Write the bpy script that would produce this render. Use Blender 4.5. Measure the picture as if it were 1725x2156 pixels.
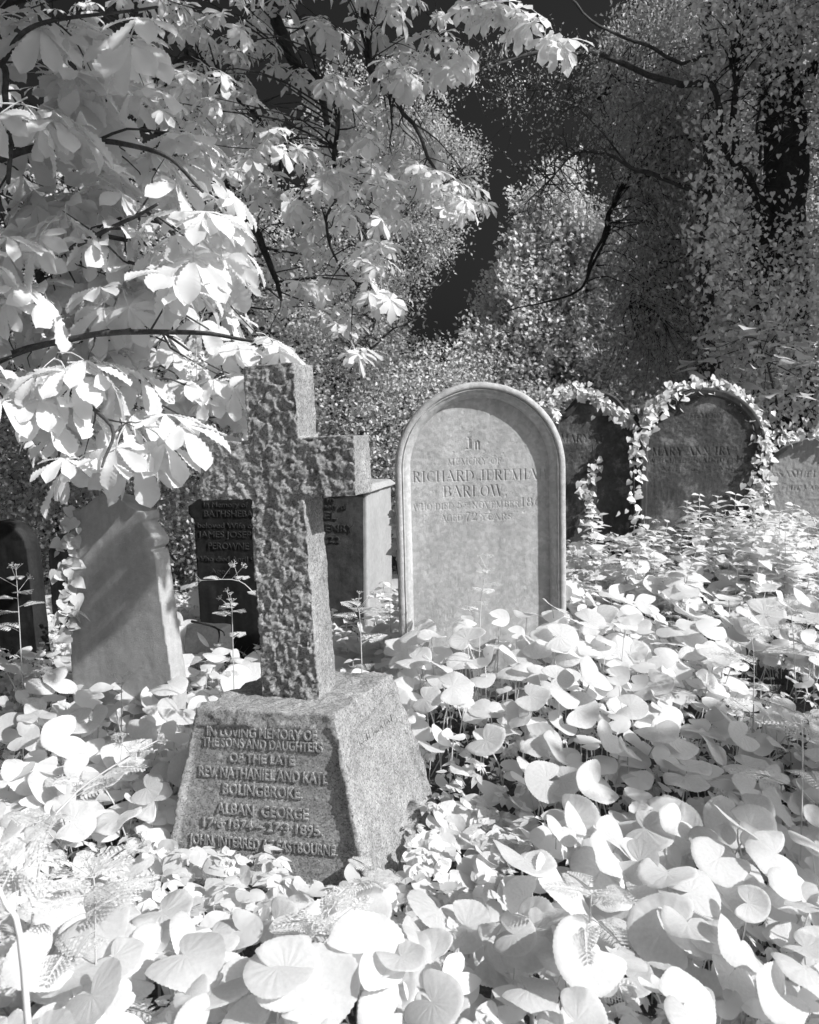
import bpy, math, random
import numpy as np
from mathutils import Vector, Matrix, Euler

random.seed(7)
RNG = np.random.default_rng(11)
scene = bpy.context.scene
for o in list(bpy.data.objects):
    bpy.data.objects.remove(o)
col = scene.collection

# ------------------------------------------------------------------ camera
CAM = np.array([0.0, 0.0, 1.6])
PITCH = math.radians(6.5)
FPX, CX, CY = 1730.0, 862.5, 1078.0
cam_d = bpy.data.cameras.new('camera')
cam_d.sensor_fit = 'AUTO'
cam_d.sensor_width = 36.0
cam_d.lens = 36.0 * FPX / 2156.0
cam_d.clip_start = 0.05
cam_d.clip_end = 300.0
cam_d.dof.use_dof = True
cam_d.dof.focus_distance = 3.3
cam_d.dof.aperture_fstop = 6.3
cam = bpy.data.objects.new('camera', cam_d)
col.objects.link(cam)
cam.location = CAM
cam.rotation_euler = (math.radians(90) - PITCH, 0, 0)
scene.camera = cam

# ------------------------------------------------------------------ sky and sun (infrared daylight: dark clear sky)
SUN_DIR = np.array([0.68, -0.377, 0.63]); SUN_DIR /= np.linalg.norm(SUN_DIR)
SUN_EL = math.asin(SUN_DIR[2])
world = bpy.data.worlds.new('World')
scene.world = world
world.use_nodes = True
wn, wl = world.node_tree.nodes, world.node_tree.links
wn.clear()
sky = wn.new('ShaderNodeTexSky')
sky.sky_type = 'NISHITA'
sky.sun_disc = False
sky.sun_elevation = SUN_EL
sky.sun_rotation = math.atan2(SUN_DIR[0], SUN_DIR[1])
sky.air_density = 0.03
sky.dust_density = 10.0
sep = wn.new('ShaderNodeSeparateColor')
film = wn.new('ShaderNodeMath'); film.operation = 'MULTIPLY'; film.inputs[1].default_value = 0.62   # deep red / infrared share of the sky light
bg = wn.new('ShaderNodeBackground'); bg.inputs['Strength'].default_value = 0.05
wo = wn.new('ShaderNodeOutputWorld')
wl.new(sky.outputs['Color'], sep.inputs['Color'])
wl.new(sep.outputs['Red'], film.inputs[0])
wl.new(film.outputs[0], bg.inputs['Color'])
wl.new(bg.outputs['Background'], wo.inputs['Surface'])

sun_d = bpy.data.lights.new('sun', 'SUN')
sun_d.energy = 3.7
sun_d.angle = math.radians(0.5)
sun_d.color = (1.0, 1.0, 1.0)
sun = bpy.data.objects.new('sun', sun_d)
col.objects.link(sun)
sun.rotation_euler = Vector(SUN_DIR).to_track_quat('Z', 'Y').to_euler()
sun.location = (8, -4, 9)

scene.view_settings.view_transform = 'Standard'
scene.view_settings.look = 'None'
scene.view_settings.gamma = 1.0
scene.view_settings.exposure = 0.55
scene.view_settings.use_curve_mapping = False
scene.render.engine = 'CYCLES'
cy = scene.cycles
cy.max_bounces = 12
cy.diffuse_bounces = 10
cy.transmission_bounces = 10
cy.glossy_bounces = 2
cy.transparent_max_bounces = 4
cy.use_denoising = True
try:
    cy.denoiser = 'OPENIMAGEDENOISE'
except Exception:
    pass

# ------------------------------------------------------------------ maths helpers
CP, SP = math.cos(PITCH), math.sin(PITCH)
FW = np.array([0, CP, -SP]); UPV = np.array([0, SP, CP]); RT = np.array([1.0, 0, 0])

def U(x, y, d):
    """world point seen at design pixel (x, y) of a 1725x2156 picture, d metres along the lens axis"""
    return CAM + d * (FW + (x - CX) / FPX * RT - (y - CY) / FPX * UPV)

def proj(P):
    P = np.atleast_2d(P) - CAM
    d = P @ FW
    return np.stack([CX + FPX * (P @ RT) / d, CY - FPX * (P @ UPV) / d, d], 1)

def ss(x, a, b):
    t = np.clip((np.asarray(x, float) - a) / (b - a), 0, 1)
    return t * t * (3 - 2 * t)

def _hash(ix, iy, iz, seed):
    h = (ix.astype(np.int64) * 374761393 + iy.astype(np.int64) * 668265263 + iz.astype(np.int64) * 2147483647 + seed * 1274126177) & 0xFFFFFFFF
    h = ((h ^ (h >> 13)) * 1274126177) & 0xFFFFFFFF
    h = ((h ^ (h >> 16)) * 2246822519) & 0xFFFFFFFF
    return ((h ^ (h >> 15)) & 0xFFFFFF) / float(0xFFFFFF)

def vnoise(P, seed=0):
    I = np.floor(P); F = P - I; I = I.astype(np.int64)
    F = F * F * (3 - 2 * F)
    r = 0
    for dx in (0, 1):
        for dy in (0, 1):
            for dz in (0, 1):
                w = (F[:, 0] if dx else 1 - F[:, 0]) * (F[:, 1] if dy else 1 - F[:, 1]) * (F[:, 2] if dz else 1 - F[:, 2])
                r = r + w * _hash(I[:, 0] + dx, I[:, 1] + dy, I[:, 2] + dz, seed)
    return r * 2 - 1

def fbm(P, octaves=4, seed=0, gain=0.5):
    a, s, r = 1.0, 1.0, 0
    for k in range(octaves):
        r = r + a * vnoise(P * s + 17.3 * k, seed + k)
        a *= gain; s *= 2.03
    return r

def worley(P, seed=0):
    I = np.floor(P).astype(np.int64)
    best = np.full(len(P), 9.0)
    val = np.zeros(len(P)); tilt = np.zeros(len(P))
    for dx in (-1, 0, 1):
        for dy in (-1, 0, 1):
            for dz in (-1, 0, 1):
                a, b, c = I[:, 0] + dx, I[:, 1] + dy, I[:, 2] + dz
                q = np.stack([a + _hash(a, b, c, seed), b + _hash(a, b, c, seed + 7), c + _hash(a, b, c, seed + 13)], 1)
                d = ((q - P) ** 2).sum(1)
                m = d < best
                best[m] = d[m]
                val[m] = _hash(a, b, c, seed + 29)[m]
                tilt[m] = ((P[m, 0] - q[m, 0]) * (_hash(a, b, c, seed + 31)[m] - .5) + (P[m, 2] - q[m, 2]) * (_hash(a, b, c, seed + 37)[m] - .5)) * 2
    worley.tilt = tilt
    return np.sqrt(best), val

# ------------------------------------------------------------------ mesh helpers
class MB:
    def __init__(self):
        self.v, self.f, self.n = [], [], 0
    def add(self, V, F):
        V = np.asarray(V, float).reshape(-1, 3); F = np.asarray(F, np.int64)
        if len(V) == 0 or len(F) == 0: return
        self.v.append(V); self.f.append(F + self.n); self.n += len(V)
    def mesh(self, name, mat=None, smooth=True):
        me = bpy.data.meshes.new(name)
        if self.n:
            V = np.concatenate(self.v).astype(np.float32)
            me.vertices.add(len(V)); me.vertices.foreach_set('co', V.ravel())
            tot = np.concatenate([np.full(len(f), f.shape[1], np.int32) for f in self.f])
            lv = np.concatenate([f.ravel() for f in self.f]).astype(np.int32)
            st = np.concatenate([[0], np.cumsum(tot)[:-1]]).astype(np.int32)
            me.loops.add(len(lv)); me.loops.foreach_set('vertex_index', lv)
            me.polygons.add(len(tot)); me.polygons.foreach_set('loop_start', st)
            try: me.polygons.foreach_set('loop_total', tot)
            except Exception: pass
            if smooth: me.polygons.foreach_set('use_smooth', np.ones(len(tot), bool))
            me.update(calc_edges=True)
            me.validate()
        if mat: me.materials.append(mat)
        return me
    def obj(self, name, mat=None, parent=None, smooth=True):
        return link(name, self.mesh(name, mat, smooth), parent)

def link(name, data, parent=None):
    o = bpy.data.objects.new(name, data)
    col.objects.link(o)
    if parent is not None: o.parent = parent
    return o

def tag(o, label=None, cat=None, group=None, kind=None):
    if label: o['label'] = label
    if cat: o['category'] = cat
    if group: o['group'] = group
    if kind: o['kind'] = kind
    return o

def thing(name, label, cat, loc=(0, 0, 0), rot=(0, 0, 0), group=None):
    o = bpy.data.objects.new(name, None)
    col.objects.link(o)
    o.empty_display_size = 0.1
    o.location = loc; o.rotation_euler = rot
    return tag(o, label, cat, group)

def spline(pts, n):
    P = np.asarray(pts, float)
    if len(P) == 2:
        t = np.linspace(0, 1, n)[:, None]
        return P[0] * (1 - t) + P[1] * t
    Q = np.vstack([2 * P[0] - P[1], P, 2 * P[-1] - P[-2]])
    out = []
    T = np.linspace(0, len(P) - 1 - 1e-6, n)
    for t in T:
        i = int(t); u = t - i
        a, b, c, d = Q[i], Q[i + 1], Q[i + 2], Q[i + 3]
        out.append(0.5 * (2 * b + (c - a) * u + (2 * a - 5 * b + 4 * c - d) * u * u + (3 * b - a - 3 * c + d) * u ** 3))
    return np.array(out)

def tube(mb, P, R, sides=6, cap=True):
    P = np.asarray(P, float); n = len(P)
    R = np.broadcast_to(np.asarray(R, float), (n,))
    T = np.gradient(P, axis=0); T /= np.linalg.norm(T, axis=1)[:, None] + 1e-9
    ref = np.array([0, 0, 1.0]) if abs(T[:, 2]).mean() < 0.8 else np.array([1.0, 0, 0])
    A = np.cross(T, ref); A /= np.linalg.norm(A, axis=1)[:, None] + 1e-9
    B = np.cross(T, A)
    th = np.arange(sides) * 2 * math.pi / sides
    V = P[:, None, :] + R[:, None, None] * (np.cos(th)[None, :, None] * A[:, None, :] + np.sin(th)[None, :, None] * B[:, None, :])
    i = np.arange(n - 1)[:, None] * sides; j = np.arange(sides)[None, :]; k = (j + 1) % sides
    F = np.stack([i + j, i + k, i + sides + k, i + sides + j], -1).reshape(-1, 4)
    mb.add(V.reshape(-1, 3), F)
    if cap:
        base = (n - 1) * sides
        mb.add(np.vstack([V[-1], P[-1] + T[-1] * R[-1]]), [[q, (q + 1) % sides, sides] for q in range(sides)])

def unit(v):
    v = np.asarray(v, float)
    return v / (np.linalg.norm(v, axis=-1, keepdims=True) + 1e-12)

def frames(D, N):
    """rotation matrices with columns (direction, side, normal)"""
    D = unit(D); N = N - (N * D).sum(-1, keepdims=True) * D; N = unit(N)
    S = np.cross(N, D)
    return np.stack([D, S, N], -1)

def stamp(mb, T, R, S, P):
    """many copies of template T=(V,F) into mb"""
    V, F = T
    S = np.asarray(S, float).reshape(-1, 1, 1)
    W = np.einsum('nij,vj->nvi', R, V) * S + P[:, None, :]
    G = F[None] + (np.arange(len(P)) * len(V))[:, None, None]
    mb.add(W.reshape(-1, 3), G.reshape(-1, F.shape[1]))

def in_poly(x, y, poly):
    x = np.asarray(x); y = np.asarray(y)
    r = np.zeros(x.shape, bool); n = len(poly)
    for i in range(n):
        x1, y1 = poly[i]; x2, y2 = poly[(i + 1) % n]
        c = ((y1 > y) != (y2 > y)) & (x < (x2 - x1) * (y - y1) / (y2 - y1 + 1e-12) + x1)
        r ^= c
    return r

def poly_points(poly, n, d0, d1, rng=RNG):
    P = np.array(poly, float); lo, hi = P.min(0), P.max(0)
    out = []
    while len(out) < n:
        q = rng.uniform(lo, hi, (n * 2, 2))
        q = q[in_poly(q[:, 0], q[:, 1], poly)]
        out.extend(q.tolist())
    q = np.array(out[:n]); d = rng.uniform(d0, d1, n)
    return np.array([U(a, b, c) for (a, b), c in zip(q, d)])

# ------------------------------------------------------------------ materials
def new_mat(name):
    m = bpy.data.materials.new(name); m.use_nodes = True
    nt = m.node_tree; nt.nodes.clear()
    out = nt.nodes.new('ShaderNodeOutputMaterial')
    return m, nt.nodes, nt.links, out

def grey(v): return (v, v, v, 1.0)

def noise_node(n, l, scale, detail=4, rough=0.55, coord='Object'):
    tc = n.new('ShaderNodeTexCoord')
    t = n.new('ShaderNodeTexNoise'); t.inputs['Scale'].default_value = scale
    t.inputs['Detail'].default_value = detail; t.inputs['Roughness'].default_value = rough
    l.new(tc.outputs[coord], t.inputs['Vector'])
    return t

def ramp(n, l, src, stops):
    r = n.new('ShaderNodeValToRGB')
    e = r.color_ramp.elements
    e[0].position, e[0].color = stops[0][0], grey(stops[0][1])
    e[1].position, e[1].color = stops[-1][0], grey(stops[-1][1])
    for p, v in stops[1:-1]:
        k = e.new(p); k.color = grey(v)
    l.new(src, r.inputs['Fac'])
    return r

def mulc(n, l, a, b, fac=1.0):
    m = n.new('ShaderNodeMix'); m.data_type = 'RGBA'; m.blend_type = 'MULTIPLY'
    m.inputs[0].default_value = fac
    l.new(a, m.inputs[6]); l.new(b, m.inputs[7])
    return m.outputs[2]

def leaf_mat(name, refl, trans, tf=0.4, gloss=0.25, var=0.18, bump=0.0, bscale=60.0, rough=0.45, spots=False):
    m, n, l, out = new_mat(name)
    geo = n.new('ShaderNodeNewGeometry')
    oi = n.new('ShaderNodeObjectInfo')
    add = n.new('ShaderNodeMath'); add.operation = 'ADD'
    l.new(geo.outputs['Random Per Island'], add.inputs[0]); l.new(oi.outputs['Random'], add.inputs[1])
    fr = n.new('ShaderNodeMath'); fr.operation = 'FRACT'; l.new(add.outputs[0], fr.inputs[0])
    nz = noise_node(n, l, 9.0, 3)
    r1 = ramp(n, l, fr.outputs[0], [(0, refl * (1 - var)), (1, min(0.97, refl * (1 + var * 0.45)))])
    r2 = ramp(n, l, nz.outputs['Fac'], [(0.3, 0.9), (0.7, 1.0)])
    c = mulc(n, l, r1.outputs[0], r2.outputs[0])
    if spots:
        vz = n.new('ShaderNodeTexVoronoi'); vz.inputs['Scale'].default_value = 14.0
        tc = n.new('ShaderNodeTexCoord'); l.new(tc.outputs['Object'], vz.inputs['Vector'])
        rs = ramp(n, l, vz.outputs['Distance'], [(0.03, 0.35), (0.06, 1.0)])
        nm = noise_node(n, l, 5.0, 2)
        rm = ramp(n, l, nm.outputs['Fac'], [(0.50, 0.0), (0.54, 1.0)])
        mx = n.new('ShaderNodeMix'); mx.data_type = 'RGBA'; mx.blend_type = 'MULTIPLY'
        l.new(rm.outputs[0], mx.inputs[0]); l.new(c, mx.inputs[6]); l.new(rs.outputs[0], mx.inputs[7])
        c = mx.outputs[2]
    p = n.new('ShaderNodeBsdfPrincipled')
    p.inputs['Roughness'].default_value = rough
    p.inputs['Specular IOR Level'].default_value = gloss
    l.new(c, p.inputs['Base Color'])
    t = n.new('ShaderNodeBsdfTranslucent')
    ct = mulc(n, l, c, ramp(n, l, nz.outputs['Fac'], [(0, trans / refl), (1, trans / refl)]).outputs[0])
    l.new(ct, t.inputs['Color'])
    mx = n.new('ShaderNodeMixShader'); mx.inputs[0].default_value = tf
    l.new(p.outputs[0], mx.inputs[1]); l.new(t.outputs[0], mx.inputs[2])
    if bump > 0:
        tc = n.new('ShaderNodeTexCoord')
        v = n.new('ShaderNodeTexVoronoi'); v.feature = 'SMOOTH_F1'; v.inputs['Scale'].default_value = bscale
        l.new(tc.outputs['Object'], v.inputs['Vector'])
        n2 = noise_node(n, l, bscale * 0.6, 3)
        ad = n.new('ShaderNodeMath'); ad.operation = 'ADD'
        l.new(v.outputs['Distance'], ad.inputs[0]); l.new(n2.outputs['Fac'], ad.inputs[1])
        b = n.new('ShaderNodeBump'); b.inputs['Strength'].default_value = bump; b.inputs['Distance'].default_value = 0.004
        l.new(ad.outputs[0], b.inputs['Height'])
        l.new(b.outputs[0], p.inputs['Normal'])
    l.new(mx.outputs[0], out.inputs['Surface'])
    return m

def stone_mat(name, lo, hi, scale=6.0, speck=0.0, speck_scale=160.0, bump=0.3, bscale=90.0, stain=0.25, rough=0.85, lichen=0.0, streak=0.0, dist=0.004):
    m, n, l, out = new_mat(name)
    nz = noise_node(n, l, scale, 6, 0.62)
    c = ramp(n, l, nz.outputs['Fac'], [(0.3, lo), (0.7, hi)]).outputs[0]
    n2 = noise_node(n, l, scale * 7, 5, 0.7)
    c = mulc(n, l, c, ramp(n, l, n2.outputs['Fac'], [(0.3, 1 - stain), (0.65, 1.0)]).outputs[0])
    if speck > 0:
        tc = n.new('ShaderNodeTexCoord')
        v = n.new('ShaderNodeTexVoronoi'); v.inputs['Scale'].default_value = speck_scale
        l.new(tc.outputs['Object'], v.inputs['Vector'])
        sc = n.new('ShaderNodeSeparateColor'); l.new(v.outputs['Color'], sc.inputs['Color'])
        c = mulc(n, l, c, ramp(n, l, sc.outputs['Red'], [(0.1, 1 - speck), (0.3, 0.9), (0.85, 1.1), (1.0, 1.0 + speck)]).outputs[0])
    if streak > 0:
        tc = n.new('ShaderNodeTexCoord'); mp = n.new('ShaderNodeMapping'); mp.inputs['Scale'].default_value = (14, 14, 0.8)
        l.new(tc.outputs['Object'], mp.inputs['Vector'])
        t = n.new('ShaderNodeTexNoise'); t.inputs['Scale'].default_value = 1.0; t.inputs['Detail'].default_value = 5
        l.new(mp.outputs[0], t.inputs['Vector'])
        c = mulc(n, l, c, ramp(n, l, t.outputs['Fac'], [(0.35, 1 - streak), (0.65, 1.0)]).outputs[0])
    if lichen > 0:
        n3 = noise_node(n, l, 5.0, 8, 0.75)
        rr = ramp(n, l, n3.outputs['Fac'], [(0.52, 0.0), (0.66, 1.0)])
        mx = n.new('ShaderNodeMix'); mx.data_type = 'RGBA'
        l.new(rr.outputs[0], mx.inputs[0]); l.new(c, mx.inputs[6]); mx.inputs[7].default_value = grey(lichen)
        c = mx.outputs[2]
    p = n.new('ShaderNodeBsdfPrincipled'); p.inputs['Roughness'].default_value = rough
    p.inputs['Specular IOR Level'].default_value = 0.25
    l.new(c, p.inputs['Base Color'])
    nb = noise_node(n, l, bscale, 6, 0.7)
    nb2 = noise_node(n, l, bscale * 4, 3, 0.6)
    ad = n.new('ShaderNodeMath'); ad.operation = 'ADD'
    l.new(nb.outputs['Fac'], ad.inputs[0]); l.new(nb2.outputs['Fac'], ad.inputs[1])
    b = n.new('ShaderNodeBump'); b.inputs['Strength'].default_value = bump; b.inputs['Distance'].default_value = dist
    l.new(ad.outputs[0], b.inputs['Height']); l.new(b.outputs[0], p.inputs['Normal'])
    l.new(p.outputs[0], out.inputs['Surface'])
    return m

M = {}
M['butterbur'] = leaf_mat('butterbur_leaf', 0.93, 0.93, 0.45, gloss=0.3, var=0.14, bump=0.35, bscale=75, spots=True)
M['stalk'] = leaf_mat('plant_stalk', 0.85, 0.7, 0.25, var=0.2)
M['cover'] = leaf_mat('ground_elder_leaf', 0.92, 0.92, 0.45, var=0.2)
M['grass'] = leaf_mat('grass_blade', 0.6, 0.5, 0.4, var=0.3)
M['parsley'] = leaf_mat('cow_parsley', 0.86, 0.75, 0.35, var=0.15)
M['chestnut'] = leaf_mat('chestnut_leaf', 0.92, 0.92, 0.45, gloss=0.25, var=0.1)
M['small_leaf'] = leaf_mat('small_leaf', 0.8, 0.7, 0.42, var=0.35)
M['bright_leaf'] = leaf_mat('spring_leaf', 0.86, 0.78, 0.42, var=0.2)
M['dark_leaf'] = leaf_mat('yew_needle', 0.68, 0.5, 0.35, var=0.35)
M['ivy'] = leaf_mat('ivy_leaf', 0.84, 0.65, 0.3, gloss=0.5, var=0.25, rough=0.35)
M['shade_leaf'] = leaf_mat('lime_leaf', 0.6, 0.45, 0.4, var=0.3)
M['bark'] = stone_mat('bark', 0.05, 0.14, scale=10, bump=0.8, bscale=40, stain=0.5)
M['bark_pale'] = stone_mat('bark_pale', 0.14, 0.32, scale=10, bump=0.6, bscale=40, stain=0.5)
M['bark_dark'] = stone_mat('bark_dark', 0.03, 0.07, scale=8, bump=0.8, bscale=30, stain=0.5)
M['bounce_lawn'] = stone_mat('bounce_lawn', 0.5, 0.68, scale=3, bump=1.0, bscale=40, stain=0.3, dist=0.03)
M['litter'] = stone_mat('dead_leaf', 0.14, 0.30, scale=10, bump=0.4, bscale=60, stain=0.4)
M['soil'] = stone_mat('soil', 0.10, 0.20, scale=9, bump=1.0, bscale=25, stain=0.5, dist=0.02)
M['granite'] = stone_mat('granite', 0.34, 0.50, scale=6, speck=0.45, speck_scale=210, bump=0.6, bscale=120, stain=0.32, streak=0.16)
M['granite_letter'] = stone_mat('granite_letter', 0.30, 0.44, scale=9, speck=0.35, speck_scale=210, bump=0.4, bscale=120, stain=0.3)
M['limestone'] = stone_mat('limestone', 0.50, 0.62, scale=4, bump=0.45, bscale=150, stain=0.2, streak=0.16, speck=0.07, speck_scale=60)
M['sandstone'] = stone_mat('sandstone', 0.50, 0.68, scale=5, bump=0.8, bscale=90, stain=0.2, streak=0.15)
M['slate_dark'] = stone_mat('dark_stone', 0.028, 0.05, scale=6, bump=0.3, bscale=60, stain=0.4, streak=0.5)
M['pedestal'] = stone_mat('pedestal_shaded', 0.07, 0.14, scale=5, bump=0.4, bscale=60, stain=0.4, streak=0.3)  # darker copy for the front face, shade put into the colour
M['pedestal_sunlit'] = stone_mat('pedestal_sunlit', 0.36, 0.46, scale=5, bump=0.3, bscale=60, stain=0.2)  # paler copy for the flank, sunlight put into the colour
M['brown_stone'] = stone_mat('blackened_stone', 0.06, 0.13, scale=5, bump=0.5, bscale=50, stain=0.45, lichen=0.24)
M['brown_rim'] = stone_mat('blackened_rim', 0.05, 0.10, scale=5, bump=0.4, bscale=50, stain=0.5)
M['grey_stone'] = stone_mat('grey_stone', 0.34, 0.46, scale=5, bump=0.4, bscale=70, stain=0.25, streak=0.2)
M['old_letter'] = stone_mat('worn_letter', 0.035, 0.075, scale=30, bump=0.3, bscale=80, stain=0.5)
M['kerb'] = stone_mat('kerb_stone', 0.4, 0.5, scale=9, bump=0.4, bscale=60, stain=0.3)

# ------------------------------------------------------------------ ground
def gz(x, y):
    x = np.asarray(x, float); y = np.asarray(y, float)
    P = np.stack([x * 1.3, y * 1.3, np.zeros_like(x)], -1).reshape(-1, 3)
    b = 0.035 * fbm(P, 3, 5).reshape(x.shape)
    return b + 0.36 * ss(x, -0.2, 2.4) * ss(y, 3.0, 5.6) + 0.22 * ss(x, -0.35, 0.3) * ss(y, 2.8, 3.8)

def build_ground():
    xs = np.concatenate([np.linspace(-90, -9, 20), np.linspace(-8, 8, 130), np.linspace(9, 90, 20)])
    ys = np.concatenate([np.linspace(-30, 0, 12), np.linspace(0.3, 14, 130), np.linspace(15, 120, 24)])
    X, Y = np.meshgrid(xs, ys)
    Z = gz(X, Y)
    V = np.stack([X, Y, Z], -1).reshape(-1, 3)
    nx = len(xs)
    i, j = np.meshgrid(np.arange(nx - 1), np.arange(len(ys) - 1))
    a = (j * nx + i).ravel()
    mb = MB(); mb.add(V, np.stack([a, a + 1, a + nx + 1, a + nx], 1))
    tag(mb.obj('ground', M['soil']), kind='structure')
build_ground()

def build_bounce_lawn():
    # unseen pale grass round the plot, added to bounce sun into the shade
    xs = np.concatenate([np.linspace(-60, -7, 16), np.linspace(-6, 6, 49), np.linspace(7, 60, 16)])
    ys = np.concatenate([np.linspace(-40, -1, 20), np.linspace(-.5, 14, 59), np.linspace(16, 60, 12)])
    X, Y = np.meshgrid(xs, ys); Z = gz(X, Y) + 0.02
    nx = len(xs); i, j = np.meshgrid(np.arange(nx - 1), np.arange(len(ys) - 1)); q = (j * nx + i).ravel()
    F = np.stack([q, q + 1, q + nx + 1, q + nx], 1)
    V = np.stack([X, Y, Z], -1).reshape(-1, 3); C = V[F].mean(1)
    plot = (np.abs(C[:, 0]) < 4.6) & (C[:, 1] > .6) & (C[:, 1] < 12)
    mb = MB(); mb.add(V, F[~plot]); tag(mb.obj('bounce_lawn', M['bounce_lawn']), kind='structure')
build_bounce_lawn()

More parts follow.
